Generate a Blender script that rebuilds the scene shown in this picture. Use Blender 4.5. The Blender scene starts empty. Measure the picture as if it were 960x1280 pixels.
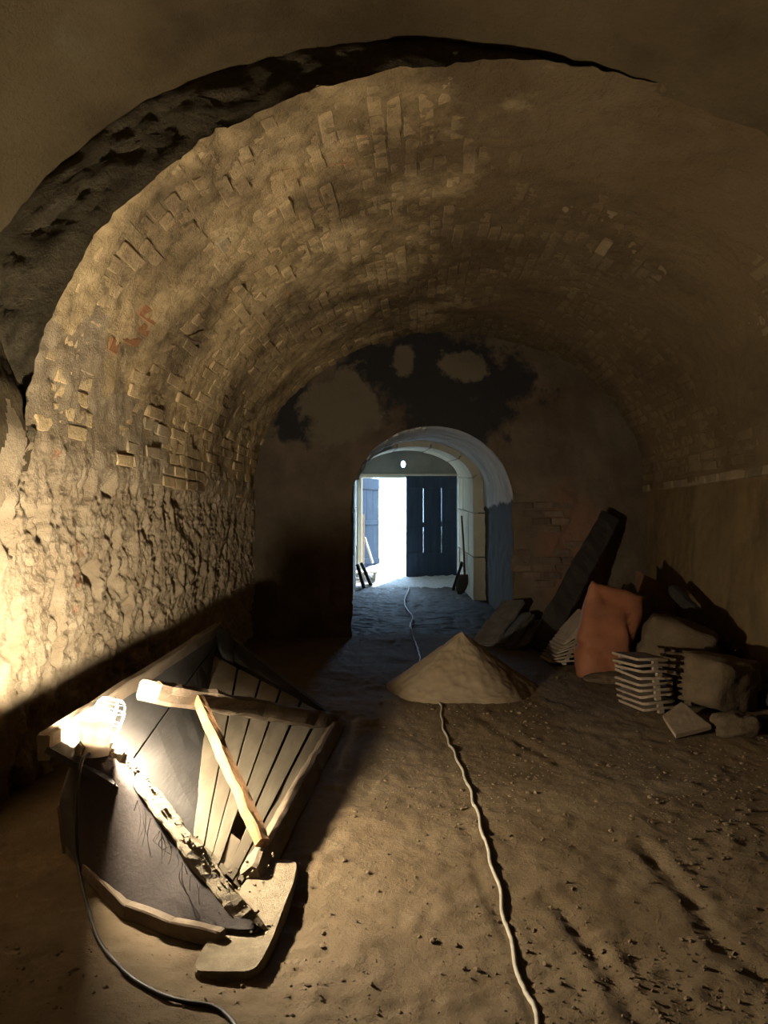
import bpy, bmesh, math, random
import numpy as np
from mathutils import Vector, Matrix

random.seed(7)
RNG = np.random.default_rng(7)
SC = bpy.context.scene
COL = SC.collection

# ------------------------------------------------------------------ camera, sky, sun, exposure
F = 924.0                      # focal length in pixels of the 960x1280 frame
AX, AY = 520.0, 655.0          # where the optical axis meets the frame
CAMH = 1.5
cd = bpy.data.cameras.new('camera')
cam = bpy.data.objects.new('camera', cd)
COL.objects.link(cam)
cam.location = (0, 0, CAMH)
cam.rotation_euler = (math.pi / 2, 0, 0)
cd.sensor_fit = 'VERTICAL'
cd.sensor_height = 36.0
cd.lens = F * 36.0 / 1280.0
cd.shift_x = -(AX - 480) / 1280.0
cd.shift_y = (AY - 640) / 1280.0
cd.clip_start = 0.05
SC.camera = cam

w = bpy.data.worlds.new('world')
SC.world = w
w.use_nodes = True
bg = w.node_tree.nodes['Background']
bg.inputs[0].default_value = (0.46, 0.70, 1.0, 1)
bg.inputs[1].default_value = 26.0

sd = bpy.data.lights.new('sun', 'SUN')
sd.energy = 9.0
sd.angle = 0.02
sd.color = (1.0, 0.95, 0.86)
sun = bpy.data.objects.new('sun', sd)
COL.objects.link(sun)
sun.rotation_euler = Vector((-0.25, -0.45, -0.86)).to_track_quat('-Z', 'Y').to_euler()

vs = SC.view_settings
vs.view_transform = 'Standard'
vs.look = 'None'
vs.gamma = 1.0
vs.use_curve_mapping = False
vs.exposure = 0.0
LAMP = 15400.0                   # radiance of the bulb glass
cy = SC.cycles
cy.max_bounces = 10
cy.diffuse_bounces = 3

# ------------------------------------------------------------------ helpers
def U(px, py, d):
    return np.array([(px - AX) / F * d, d, CAMH - (py - AY) / F * d])

def UF(px, py, z=0.0):
    d = (CAMH - z) * F / (py - AY)
    return np.array([(px - AX) / F * d, d, z])

def _hash(ix, iy, iz, seed):
    h = (ix.astype(np.int64) * 374761393 + iy.astype(np.int64) * 668265263 + iz.astype(np.int64) * 1440662683 + seed * 974711) & 0xFFFFFFFF
    h = ((h ^ (h >> 13)) * 1274126177) & 0xFFFFFFFF
    h = ((h ^ (h >> 16)) * 2246822519) & 0xFFFFFFFF
    h = h ^ (h >> 15)
    return h.astype(np.float64) / 4294967295.0

def vn(p, seed=0):
    p = np.asarray(p, float)
    i = np.floor(p)
    f = p - i
    i = i.astype(np.int64)
    u = f * f * f * (f * (f * 6 - 15) + 10)
    r = 0
    for dx in (0, 1):
        wx = u[:, 0] if dx else 1 - u[:, 0]
        for dy in (0, 1):
            wy = u[:, 1] if dy else 1 - u[:, 1]
            for dz in (0, 1):
                wz = u[:, 2] if dz else 1 - u[:, 2]
                r = r + wx * wy * wz * _hash(i[:, 0] + dx, i[:, 1] + dy, i[:, 2] + dz, seed)
    return r * 2 - 1

def fbm(p, freq, octv=4, seed=0, gain=0.5):
    p = np.asarray(p, float) * freq
    a, r = 1.0, 0
    for k in range(octv):
        r = r + a * vn(p + 17.3 * k, seed + k)
        p = p * 2.03
        a *= gain
    return r

def ridge(p, freq, seed=0):
    return 1 - np.abs(vn(np.asarray(p, float) * freq, seed))

ORIGIN = {}
def parent_to(o, parent):
    if parent is not None:
        o.parent = parent

def mk(name, verts, faces, mat, parent=None, smooth=False, local=False):
    v = np.asarray(verts, float)
    if parent is not None and not local:
        v = v - ORIGIN.get(parent.name, np.zeros(3))
    me = bpy.data.meshes.new(name)
    me.from_pydata(v.tolist(), [], faces if isinstance(faces, list) else faces.tolist())
    if smooth:
        me.polygons.foreach_set('use_smooth', [True] * len(me.polygons))
    me.materials.append(mat)
    me.update()
    o = bpy.data.objects.new(name, me)
    COL.objects.link(o)
    if parent is not None:
        o.parent = parent
        ORIGIN[o.name] = ORIGIN.get(parent.name, np.zeros(3))
    return o

def struct(o):
    o['kind'] = 'structure'
    return o

def tag(o, label, cat, group=None):
    o['label'] = label
    o['category'] = cat
    if group:
        o['group'] = group
    return o

def thing(name, loc, label, cat, group=None):
    o = bpy.data.objects.new(name, None)
    COL.objects.link(o)
    o.location = [float(c) for c in loc]
    o.empty_display_size = 0.1
    ORIGIN[o.name] = np.array(loc, float)
    return tag(o, label, cat, group)

def grid_faces(n, m, flip=False):
    i = np.arange(n - 1)[:, None] * m + np.arange(m - 1)[None, :]
    i = i.ravel()
    q = np.stack([i, i + 1, i + m + 1, i + m], 1)
    return q[:, ::-1] if flip else q

def resample(P, n):
    P = np.array(P, float)
    s = np.concatenate([[0], np.cumsum(np.linalg.norm(np.diff(P, axis=0), axis=1))])
    t = np.linspace(0, s[-1], n)
    return np.stack([np.interp(t, s, P[:, k]) for k in range(3)], 1)

def smooth_path(P, n):
    P = np.array(P, float)
    Q = np.vstack([2 * P[0] - P[1], P, 2 * P[-1] - P[-2]])
    out = []
    for i in range(1, len(Q) - 2):
        for t in np.linspace(0, 1, n, endpoint=False):
            a, b, c, d = Q[i - 1], Q[i], Q[i + 1], Q[i + 2]
            out.append(0.5 * ((2 * b) + (c - a) * t + (2 * a - 5 * b + 4 * c - d) * t * t + (3 * b - a - 3 * c + d) * t ** 3))
    out.append(P[-1])
    return np.array(out)

def tube_geo(P, r, seg=8, cap=True):
    P = np.array(P, float)
    n = len(P)
    rr = np.full(n, r) if np.isscalar(r) else np.array(r, float)
    T = np.gradient(P, axis=0)
    T /= np.linalg.norm(T, axis=1)[:, None] + 1e-12
    ref = np.array([0, 0, 1.0]) if abs(T[0][2]) < 0.9 else np.array([1.0, 0, 0])
    V = []
    nx = np.cross(T[0], ref)
    nx /= np.linalg.norm(nx)
    for i in range(n):
        nx = nx - T[i] * np.dot(nx, T[i])
        nx /= np.linalg.norm(nx) + 1e-12
        ny = np.cross(T[i], nx)
        for k in range(seg):
            a = 2 * math.pi * k / seg
            V.append(P[i] + rr[i] * (math.cos(a) * nx + math.sin(a) * ny))
    Fc = []
    for i in range(n - 1):
        for k in range(seg):
            k2 = (k + 1) % seg
            Fc.append([i * seg + k, i * seg + k2, (i + 1) * seg + k2, (i + 1) * seg + k])
    if cap:
        Fc.append(list(range(seg))[::-1])
        Fc.append([(n - 1) * seg + k for k in range(seg)])
    return V, Fc

def join(parts):
    V, Fc = [], []
    for v, f in parts:
        o = len(V)
        V += [list(a) for a in v]
        Fc += [[i + o for i in q] for q in f]
    return V, Fc

def beam_geo(p0, p1, w, h, up=(0, 0, 1), n=14, chamf=0.12, rough=0.006, seed=0, taper=1.0, warp=0.0):
    """a timber from p0 to p1, w across, h along up, with worn edges"""
    p0, p1 = np.array(p0, float), np.array(p1, float)
    t = p1 - p0
    L = np.linalg.norm(t)
    t /= L
    up = np.array(up, float)
    up = up - t * np.dot(up, t)
    up /= np.linalg.norm(up)
    sx = np.cross(t, up)
    c = chamf * min(w, h)
    a, b = w / 2, h / 2
    sec = [(a, -b + c), (a, 0), (a, b - c), (a - c, b), (0, b), (-a + c, b), (-a, b - c), (-a, 0), (-a, -b + c), (-a + c, -b), (0, -b), (a - c, -b)]
    m = len(sec)
    V = []
    ts = [0, min(0.02 / L * 1.0, 0.05)] + list(np.linspace(0.06, 0.94, n)) + [1 - min(0.02 / L, 0.05), 1]
    for k, s in enumerate(ts):
        sc = 0.9 if k in (0, len(ts) - 1) else 1.0
        sc *= 1 + (taper - 1) * s
        bow = warp * math.sin(math.pi * s)
        for x, y in sec:
            V.append(p0 + t * L * s + sx * (x * sc + bow) + up * y * sc)
    V = np.array(V)
    if rough:
        V = V + np.stack([vn(V * 9 + 31, seed), vn(V * 9 + 71, seed + 1), vn(V * 9 + 11, seed + 2)], 1) * rough
        V = V + np.stack([vn(V * 40 + 31, seed), vn(V * 40 + 71, seed + 1), vn(V * 40 + 11, seed + 2)], 1) * rough * 0.4
    Fc = []
    for i in range(len(ts) - 1):
        for k in range(m):
            k2 = (k + 1) % m
            Fc.append([i * m + k, i * m + k2, (i + 1) * m + k2, (i + 1) * m + k])
    Fc.append(list(range(m))[::-1])
    Fc.append([(len(ts) - 1) * m + k for k in range(m)])
    return V, Fc

def slab_geo(A, B, thick, n=12, m=6, rough=0.003, seed=0, direction=None):
    """a board spanned between polylines A and B with thickness"""
    A, B = resample(A, n), resample(B, n)
    G = np.array([[A[i] + (B[i] - A[i]) * j / (m - 1) for j in range(m)] for i in range(n)]).reshape(-1, 3)
    if direction is None:
        e1 = np.gradient(G.reshape(n, m, 3), axis=0)
        e2 = np.gradient(G.reshape(n, m, 3), axis=1)
        N = np.cross(e1, e2).reshape(-1, 3)
        N /= np.linalg.norm(N, axis=1)[:, None] + 1e-12
    else:
        N = np.tile(np.array(direction, float) / np.linalg.norm(direction), (n * m, 1))
    if rough:
        G = G + N * (fbm(G, 6, 3, seed) * rough)[:, None]
    V = np.vstack([G, G - N * thick])
    f = grid_faces(n, m).tolist() + (grid_faces(n, m, True) + n * m).tolist()
    o = n * m
    for i in range(n - 1):
        f.append([i * m, (i + 1) * m, (i + 1) * m + o, i * m + o])
        f.append([i * m + m - 1 + o, (i + 1) * m + m - 1 + o, (i + 1) * m + m - 1, i * m + m - 1])
    for j in range(m - 1):
        f.append([j + o, j + 1 + o, j + 1, j])
        b = (n - 1) * m
        f.append([b + j, b + j + 1, b + j + 1 + o, b + j + o])
    return V, f

def box_geo(l, wd, h, c):
    """chamfered block, 24 corners"""
    V, idx = [], {}
    for sx in (-1, 1):
        for sy in (-1, 1):
            for sz in (-1, 1):
                base = np.array([sx * l / 2, sy * wd / 2, sz * h / 2])
                for ax in range(3):
                    p = base.copy()
                    for b in range(3):
                        if b != ax:
                            p[b] -= (sx, sy, sz)[b] * c
                    idx[(sx, sy, sz, ax)] = len(V)
                    V.append(p)
    Fc = []
    def add(q):
        P = [V[i] for i in q]
        n = np.cross(P[1] - P[0], P[2] - P[0])
        if np.dot(n, sum(P)) < 0:
            q = q[::-1]
        Fc.append(q)
    for ax in range(3):
        o = [a for a in range(3) if a != ax]
        for s in (-1, 1):
            q = []
            for (a, b) in ((-1, -1), (1, -1), (1, 1), (-1, 1)):
                k = [0, 0, 0]
                k[ax], k[o[0]], k[o[1]] = s, a, b
                q.append(idx[(k[0], k[1], k[2], ax)])
            add(q)
    for ax in range(3):       # edges along ax
        o = [a for a in range(3) if a != ax]
        for a in (-1, 1):
            for b in (-1, 1):
                q = []
                for s, axx in ((-1, o[0]), (1, o[0]), (1, o[1]), (-1, o[1])):
                    k = [0, 0, 0]
                    k[ax], k[o[0]], k[o[1]] = s, a, b
                    q.append(idx[(k[0], k[1], k[2], axx)])
                add(q)
    for sx in (-1, 1):
        for sy in (-1, 1):
            for sz in (-1, 1):
                add([idx[(sx, sy, sz, 0)], idx[(sx, sy, sz, 1)], idx[(sx, sy, sz, 2)]])
    return np.array(V), Fc

_ico = {}
def ico(sub):
    if sub not in _ico:
        bm = bmesh.new()
        bmesh.ops.create_icosphere(bm, subdivisions=sub, radius=1.0)
        bm.verts.ensure_lookup_table()
        _ico[sub] = (np.array([v.co[:] for v in bm.verts]), [[v.index for v in f.verts] for f in bm.faces])
        bm.free()
    return _ico[sub]

def rock_geo(c, sx, sy, sz, seed=0, sub=3, amp=0.18, rotz=0.0, tilt=0.0, box=0.0):
    V, Fc = ico(sub)
    V = V.copy()
    if box:
        mx = np.max(np.abs(V), axis=1)[:, None]
        V = V * (1 - box) + V / mx * 0.8 * box
    V = V * (1 + amp * fbm(V + seed * 3.7, 1.3, 4, seed))[:, None]
    if sub > 2:
        V = V * (1 + 0.05 * fbm(V, 4.5, 4, seed + 50))[:, None]
    V = V * np.array([sx, sy, sz])
    M = np.array(Matrix.Rotation(rotz, 3, 'Z') @ Matrix.Rotation(tilt, 3, 'Y'))
    return V @ M.T + np.array(c), Fc

# ------------------------------------------------------------------ materials
def material(name, ramp, scale=3.0, detail=8.0, rough=0.9, bump=0.4, bump_scale=40.0, bump_dist=0.01,
             stretch=(1, 1, 1), second=None, per_object=0.0, specular=0.25, local=False):
    m = bpy.data.materials.new(name)
    m.use_nodes = True
    nt = m.node_tree
    N, L = nt.nodes, nt.links
    bs = N['Principled BSDF']
    bs.inputs['Roughness'].default_value = rough
    bs.inputs['Specular IOR Level'].default_value = specular
    if local:
        src = N.new('ShaderNodeTexCoord').outputs['Object']
    else:
        src = N.new('ShaderNodeNewGeometry').outputs['Position']
    mp = N.new('ShaderNodeMapping')
    mp.inputs['Scale'].default_value = stretch
    L.new(src, mp.inputs['Vector'])
    no = N.new('ShaderNodeTexNoise')
    no.inputs['Scale'].default_value = scale
    no.inputs['Detail'].default_value = detail
    no.inputs['Roughness'].default_value = 0.65
    L.new(mp.outputs[0], no.inputs['Vector'])
    cr = N.new('ShaderNodeValToRGB')
    els = cr.color_ramp.elements
    while len(els) < len(ramp):
        els.new(0.5)
    for e, (p, c) in zip(els, ramp):
        e.position = p
        e.color = (*c, 1)
    L.new(no.outputs['Fac'], cr.inputs['Fac'])
    col = cr.outputs['Color']
    for s in (second or []):
        # a patchy second colour: (colour, noise scale, lo, hi, amount, stretch)
        c2, sc2, lo, hi, amt, st2 = s
        mp2 = N.new('ShaderNodeMapping')
        mp2.inputs['Scale'].default_value = st2
        mp2.inputs['Location'].default_value = (sc2 * 1.7, 3.1, 5.2)
        L.new(src, mp2.inputs['Vector'])
        n2 = N.new('ShaderNodeTexNoise')
        n2.inputs['Scale'].default_value = sc2
        n2.inputs['Detail'].default_value = 6
        n2.inputs['Roughness'].default_value = 0.6
        L.new(mp2.outputs[0], n2.inputs['Vector'])
        mr = N.new('ShaderNodeMapRange')
        mr.inputs['From Min'].default_value = lo
        mr.inputs['From Max'].default_value = hi
        mr.inputs['To Max'].default_value = amt
        L.new(n2.outputs['Fac'], mr.inputs['Value'])
        mx = N.new('ShaderNodeMix')
        mx.data_type = 'RGBA'
        L.new(mr.outputs[0], mx.inputs['Factor'])
        L.new(col, mx.inputs['A'])
        mx.inputs['B'].default_value = (*c2, 1)
        col = mx.outputs['Result']
    if per_object:
        oi = N.new('ShaderNodeObjectInfo')
        mr = N.new('ShaderNodeMapRange')
        mr.inputs['To Min'].default_value = 1 - per_object
        mr.inputs['To Max'].default_value = 1 + per_object
        L.new(oi.outputs['Random'], mr.inputs['Value'])
        hs = N.new('ShaderNodeHueSaturation')
        L.new(mr.outputs[0], hs.inputs['Value'])
        L.new(col, hs.inputs['Color'])
        col = hs.outputs['Color']
    L.new(col, bs.inputs['Base Color'])
    if bump:
        nb = N.new('ShaderNodeTexNoise')
        nb.inputs['Scale'].default_value = bump_scale
        nb.inputs['Detail'].default_value = 8
        nb.inputs['Roughness'].default_value = 0.7
        L.new(mp.outputs[0], nb.inputs['Vector'])
        bp = N.new('ShaderNodeBump')
        bp.inputs['Strength'].default_value = bump
        bp.inputs['Distance'].default_value = bump_dist
        L.new(nb.outputs['Fac'], bp.inputs['Height'])
        L.new(bp.outputs[0], bs.inputs['Normal'])
    m['nodes'] = ''
    return m

def emitter(name, color, strength):
    m = bpy.data.materials.new(name)
    m.use_nodes = True
    nt = m.node_tree
    nt.nodes.clear()
    e = nt.nodes.new('ShaderNodeEmission')
    e.inputs[0].default_value = (*color, 1)
    e.inputs[1].default_value = strength
    o = nt.nodes.new('ShaderNodeOutputMaterial')
    nt.links.new(e.outputs[0], o.inputs[0])
    return m

V1 = (1, 1, 1)
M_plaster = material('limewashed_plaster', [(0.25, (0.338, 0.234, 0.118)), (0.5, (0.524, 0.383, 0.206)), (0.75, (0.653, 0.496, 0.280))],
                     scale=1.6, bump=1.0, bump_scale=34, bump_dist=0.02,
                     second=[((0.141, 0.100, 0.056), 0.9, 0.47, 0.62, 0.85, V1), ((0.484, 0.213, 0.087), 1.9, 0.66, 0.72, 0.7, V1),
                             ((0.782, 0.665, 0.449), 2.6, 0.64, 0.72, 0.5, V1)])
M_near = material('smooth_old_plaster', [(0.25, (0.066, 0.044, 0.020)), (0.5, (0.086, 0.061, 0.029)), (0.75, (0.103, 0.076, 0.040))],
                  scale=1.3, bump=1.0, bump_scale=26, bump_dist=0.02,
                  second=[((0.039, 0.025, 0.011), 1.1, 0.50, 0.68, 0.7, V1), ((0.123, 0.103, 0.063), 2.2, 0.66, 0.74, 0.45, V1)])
M_earth_wall = material('crumbling_wall', [(0.25, (0.217, 0.157, 0.093)), (0.5, (0.338, 0.258, 0.166)), (0.75, (0.428, 0.343, 0.234))],
                        scale=4.5, bump=1.0, bump_scale=55, bump_dist=0.02,
                        second=[((0.338, 0.129, 0.060), 3.2, 0.66, 0.72, 0.7, V1), ((0.161, 0.113, 0.068), 2.2, 0.55, 0.7, 0.5, V1)])
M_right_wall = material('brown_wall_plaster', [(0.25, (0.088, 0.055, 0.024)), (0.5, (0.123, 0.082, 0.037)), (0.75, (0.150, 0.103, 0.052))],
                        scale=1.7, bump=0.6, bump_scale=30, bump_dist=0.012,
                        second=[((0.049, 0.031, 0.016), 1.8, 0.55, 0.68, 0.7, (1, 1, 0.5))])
M_brick = material('whitewashed_brick', [(0.25, (0.432, 0.304, 0.155)), (0.5, (0.655, 0.484, 0.268)), (0.75, (0.812, 0.622, 0.364))],
                   scale=1.6, bump=1.0, bump_scale=34, bump_dist=0.02, per_object=0.16,
                   second=[((0.622, 0.260, 0.111), 1.9, 0.64, 0.70, 0.75, V1), ((0.190, 0.131, 0.077), 0.9, 0.47, 0.62, 0.85, V1)])
M_red_brick = material('bare_red_brick', [(0.3, (0.27, 0.125, 0.055)), (0.7, (0.38, 0.19, 0.09))], scale=7, bump=0.8, bump_scale=40, bump_dist=0.015, per_object=0.15)
M_pale_brick = material('pale_limewashed_brick', [(0.3, (0.37, 0.285, 0.175)), (0.7, (0.47, 0.37, 0.235))], scale=6, bump=0.8, bump_scale=40, bump_dist=0.012, per_object=0.12)
M_brown_brick = material('browned_brick', [(0.3, (0.16, 0.115, 0.066)), (0.7, (0.235, 0.175, 0.107))], scale=6, bump=0.8, bump_scale=40, bump_dist=0.012, per_object=0.35)
M_mortar = material('dark_rough_mortar', [(0.3, (0.085, 0.066, 0.040)), (0.6, (0.125, 0.10, 0.060)), (0.8, (0.18, 0.142, 0.09))],
                    scale=16, bump=1.0, bump_scale=34, bump_dist=0.03)
M_soot = material('sooty_end_wall', [(0.3, (0.077, 0.056, 0.038)), (0.55, (0.112, 0.084, 0.056)), (0.8, (0.147, 0.112, 0.077))],
                  scale=2.0, bump=0.7, bump_scale=30, bump_dist=0.015,
                  second=[((0.063, 0.038, 0.025), 1.2, 0.5, 0.65, 0.6, V1)])
M_passage = material('passage_plaster', [(0.3, (0.481, 0.468, 0.430)), (0.6, (0.658, 0.632, 0.582)), (0.8, (0.759, 0.734, 0.670))],
                     scale=2.5, bump=0.6, bump_scale=25, bump_dist=0.015,
                     second=[((0.278, 0.266, 0.240), 1.4, 0.52, 0.66, 0.6, (1, 1, 0.5))])
M_passage_low = material('damp_passage_wall', [(0.3, (0.072, 0.064, 0.056)), (0.6, (0.128, 0.116, 0.100)), (0.8, (0.192, 0.176, 0.152))],
                         scale=2.5, bump=0.8, bump_scale=18, bump_dist=0.02, stretch=(1, 1, 0.4))
M_limestone = material('cut_limestone', [(0.3, (0.50, 0.46, 0.36)), (0.6, (0.62, 0.58, 0.46)), (0.8, (0.70, 0.66, 0.54))],
                       scale=2, bump=0.4, bump_scale=30, per_object=0.1)
M_floor = material('trodden_earth', [(0.25, (0.071, 0.046, 0.021)), (0.5, (0.105, 0.071, 0.037)), (0.75, (0.134, 0.096, 0.054))],
                   scale=2.2, bump=0.9, bump_scale=42, bump_dist=0.012,
                   second=[((0.141, 0.105, 0.062), 1.3, 0.56, 0.7, 0.5, V1), ((0.051, 0.030, 0.015), 2.6, 0.60, 0.72, 0.5, V1)])
M_cobble = material('damp_cobble_floor', [(0.3, (0.035, 0.029, 0.023)), (0.6, (0.055, 0.048, 0.038)), (0.8, (0.075, 0.066, 0.055))],
                    scale=4, rough=0.8, bump=0.8, bump_scale=20, bump_dist=0.015, specular=0.35)
M_sand = material('dry_sand', [(0.3, (0.149, 0.108, 0.065)), (0.6, (0.180, 0.135, 0.086)), (0.8, (0.203, 0.155, 0.101))],
                  scale=6, bump=0.35, bump_scale=140, bump_dist=0.006)
M_clod = material('earth_clod', [(0.3, (0.072, 0.047, 0.025)), (0.6, (0.116, 0.080, 0.046)), (0.8, (0.163, 0.122, 0.080))], scale=9, bump=0.4)
M_timber = material('old_dusty_timber', [(0.25, (0.07, 0.05, 0.032)), (0.5, (0.105, 0.076, 0.05)), (0.75, (0.15, 0.112, 0.075))],
                    scale=7, bump=0.7, bump_scale=45, bump_dist=0.006, stretch=(1, 0.35, 1), per_object=0.12)
M_timber_red = material('reddish_timber', [(0.25, (0.110, 0.053, 0.022)), (0.5, (0.170, 0.088, 0.039)), (0.75, (0.230, 0.132, 0.064))],
                        scale=9, bump=0.8, bump_scale=60, bump_dist=0.006)
M_crust = material('crusted_rim_timber', [(0.25, (0.117, 0.088, 0.054)), (0.5, (0.180, 0.140, 0.090)), (0.75, (0.243, 0.194, 0.131))],
                   scale=14, bump=1.0, bump_scale=110, bump_dist=0.01)
M_plank = material('grey_worn_plank', [(0.25, (0.098, 0.076, 0.051)), (0.5, (0.144, 0.115, 0.079)), (0.75, (0.196, 0.161, 0.109))],
                   scale=5, bump=0.4, bump_scale=40, bump_dist=0.004, stretch=(2, 0.25, 1), per_object=0.14)
M_side = material('shade_darkened_grey_board', [(0.3, (0.024, 0.021, 0.019)), (0.6, (0.034, 0.030, 0.027)), (0.8, (0.046, 0.041, 0.037))], scale=5, bump=0.3, stretch=(2, 0.25, 1))  # shade beside the lamp is put into the side boards' colour
M_dark_panel = material('shade_darkened_end_board', [(0.3, (0.024, 0.017, 0.015)), (0.6, (0.035, 0.025, 0.022)), (0.8, (0.047, 0.036, 0.030))],
                        scale=4, bump=0.4, bump_scale=40)  # shade on the backlit end panel is put into its colour
M_black_wood = material('blackened_timber', [(0.3, (0.018, 0.014, 0.012)), (0.6, (0.032, 0.026, 0.022)), (0.8, (0.055, 0.045, 0.038))],
                        scale=5, bump=0.6, bump_scale=40)
M_cobweb = material('dusty_cobweb', [(0.3, (0.147, 0.122, 0.091)), (0.8, (0.210, 0.182, 0.140))], scale=20, bump=0)
M_tile = material('pale_clay_tile', [(0.3, (0.164, 0.122, 0.082)), (0.6, (0.214, 0.164, 0.117)), (0.8, (0.258, 0.208, 0.154))],
                  scale=8, bump=0.4, bump_scale=60, per_object=0.15)
M_slate = material('dark_slab', [(0.3, (0.056, 0.048, 0.044)), (0.6, (0.096, 0.084, 0.076)), (0.8, (0.152, 0.132, 0.120))], scale=5, bump=0.5, bump_scale=40, per_object=0.2)
M_sack = material('orange_woven_sack', [(0.3, (0.151, 0.054, 0.024)), (0.6, (0.202, 0.076, 0.036)), (0.8, (0.245, 0.101, 0.050))], scale=4, rough=0.7, bump=0.3, bump_scale=200, bump_dist=0.002,
                  second=[((0.108, 0.040, 0.022), 3.0, 0.52, 0.68, 0.6, V1)])
M_stone = material('brown_stone', [(0.3, (0.059, 0.041, 0.023)), (0.6, (0.091, 0.063, 0.036)), (0.8, (0.119, 0.087, 0.054))], scale=4, bump=0.8, bump_scale=30, bump_dist=0.015)
M_brown_board = material('dark_brown_board', [(0.3, (0.06, 0.03, 0.016)), (0.6, (0.09, 0.045, 0.025)), (0.8, (0.12, 0.065, 0.036))], scale=4, bump=0.4)
M_door = material('blue_black_door_paint', [(0.3, (0.022, 0.035, 0.058)), (0.6, (0.034, 0.053, 0.085)), (0.8, (0.055, 0.08, 0.12))], scale=4, rough=0.65, bump=0.4, stretch=(3, 1, 0.3))
M_door_out = material('dark_outer_door_paint', [(0.3, (0.010, 0.013, 0.019)), (0.8, (0.020, 0.026, 0.036))], scale=4, rough=0.8, bump=0.3)
M_tymp = material('grey_tympanum_render', [(0.3, (0.20, 0.19, 0.165)), (0.8, (0.30, 0.285, 0.25))], scale=2, bump=0.4)
M_gravel = material('pale_gravel', [(0.3, (0.33, 0.33, 0.33)), (0.6, (0.52, 0.52, 0.51)), (0.8, (0.7, 0.7, 0.69))], scale=22, bump=1.0, bump_scale=40, bump_dist=0.03)
M_orange_wood = material('raw_orange_board', [(0.3, (0.55, 0.30, 0.14)), (0.8, (0.7, 0.44, 0.24))], scale=5, bump=0.3)
M_pale_wood = material('pale_raw_wood', [(0.3, (0.5, 0.42, 0.3)), (0.8, (0.64, 0.56, 0.43))], scale=5, bump=0.3)
M_cable_white = material('dusty_white_cable', [(0.3, (0.218, 0.187, 0.146)), (0.8, (0.302, 0.265, 0.213))], scale=9, rough=0.6, bump=0)
M_cable_black = material('black_cable', [(0.3, (0.015, 0.013, 0.012)), (0.8, (0.03, 0.027, 0.025))], scale=9, rough=0.55, bump=0)
M_iron = material('rusty_iron', [(0.3, (0.05, 0.03, 0.02)), (0.8, (0.10, 0.06, 0.04))], scale=20, rough=0.7, bump=0.3)
M_wire = material('plated_wire', [(0.3, (0.5, 0.48, 0.44)), (0.8, (0.65, 0.62, 0.58))], scale=20, rough=0.35, bump=0)
M_socket = material('pale_plastic_socket', [(0.3, (0.36, 0.28, 0.22)), (0.8, (0.46, 0.37, 0.3))], scale=8, rough=0.5, bump=0)
M_shade = bpy.data.materials.new('added_milky_shade')  # translucent, so the added shade glows in place of lens glare
M_shade.use_nodes = True
_nt = M_shade.node_tree
_nt.nodes.clear()
_d = _nt.nodes.new('ShaderNodeBsdfDiffuse')
_d.inputs[0].default_value = (0.35, 0.30, 0.25, 1)
_t = _nt.nodes.new('ShaderNodeBsdfTranslucent')
_t.inputs[0].default_value = (0.30, 0.28, 0.25, 1)
_a = _nt.nodes.new('ShaderNodeAddShader')
_o = _nt.nodes.new('ShaderNodeOutputMaterial')
_nt.links.new(_d.outputs[0], _a.inputs[0])
_nt.links.new(_t.outputs[0], _a.inputs[1])
_nt.links.new(_a.outputs[0], _o.inputs[0])
M_bulb = emitter('glowing_bulb', (1.0, 0.87, 0.64), LAMP)

def brown_dim_side(m, color, x0, amount):
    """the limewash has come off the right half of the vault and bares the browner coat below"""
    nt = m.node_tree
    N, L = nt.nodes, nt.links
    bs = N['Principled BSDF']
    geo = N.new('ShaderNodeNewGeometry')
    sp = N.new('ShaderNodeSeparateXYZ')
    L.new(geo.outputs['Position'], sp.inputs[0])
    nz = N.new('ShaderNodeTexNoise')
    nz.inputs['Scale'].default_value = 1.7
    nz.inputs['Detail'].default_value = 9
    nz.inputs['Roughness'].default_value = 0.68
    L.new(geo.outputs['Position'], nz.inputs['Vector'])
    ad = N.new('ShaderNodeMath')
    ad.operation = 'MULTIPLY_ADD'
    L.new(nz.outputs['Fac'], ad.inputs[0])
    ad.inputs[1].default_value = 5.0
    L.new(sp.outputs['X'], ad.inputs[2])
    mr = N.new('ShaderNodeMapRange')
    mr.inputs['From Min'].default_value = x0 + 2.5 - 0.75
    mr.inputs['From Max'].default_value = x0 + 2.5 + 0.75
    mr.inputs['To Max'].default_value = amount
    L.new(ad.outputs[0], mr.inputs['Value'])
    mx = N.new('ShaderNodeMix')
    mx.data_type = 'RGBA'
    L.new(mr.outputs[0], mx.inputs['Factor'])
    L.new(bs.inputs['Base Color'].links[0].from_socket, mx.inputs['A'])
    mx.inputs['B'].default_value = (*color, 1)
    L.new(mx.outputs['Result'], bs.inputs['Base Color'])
brown_dim_side(M_plaster, (0.088, 0.058, 0.028), -0.5, 0.88)  # lamp falloff is mixed into the browner right side
brown_dim_side(M_brick, (0.105, 0.07, 0.036), -0.3, 0.85)

# ------------------------------------------------------------------ the cellar shell
XL, XR, SPR = -2.15, 3.05, 2.03       # side walls, springing height
XC, RX, RISE = 0.45, 2.60, 2.04
Y0, Y1 = 4.1, 9.9                     # inner vault from the step to the end wall

def far_profile(th):                  # th 0 = left springing, pi = right springing
    return XC - RX * np.cos(th), SPR + RISE * np.sin(th)

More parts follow.
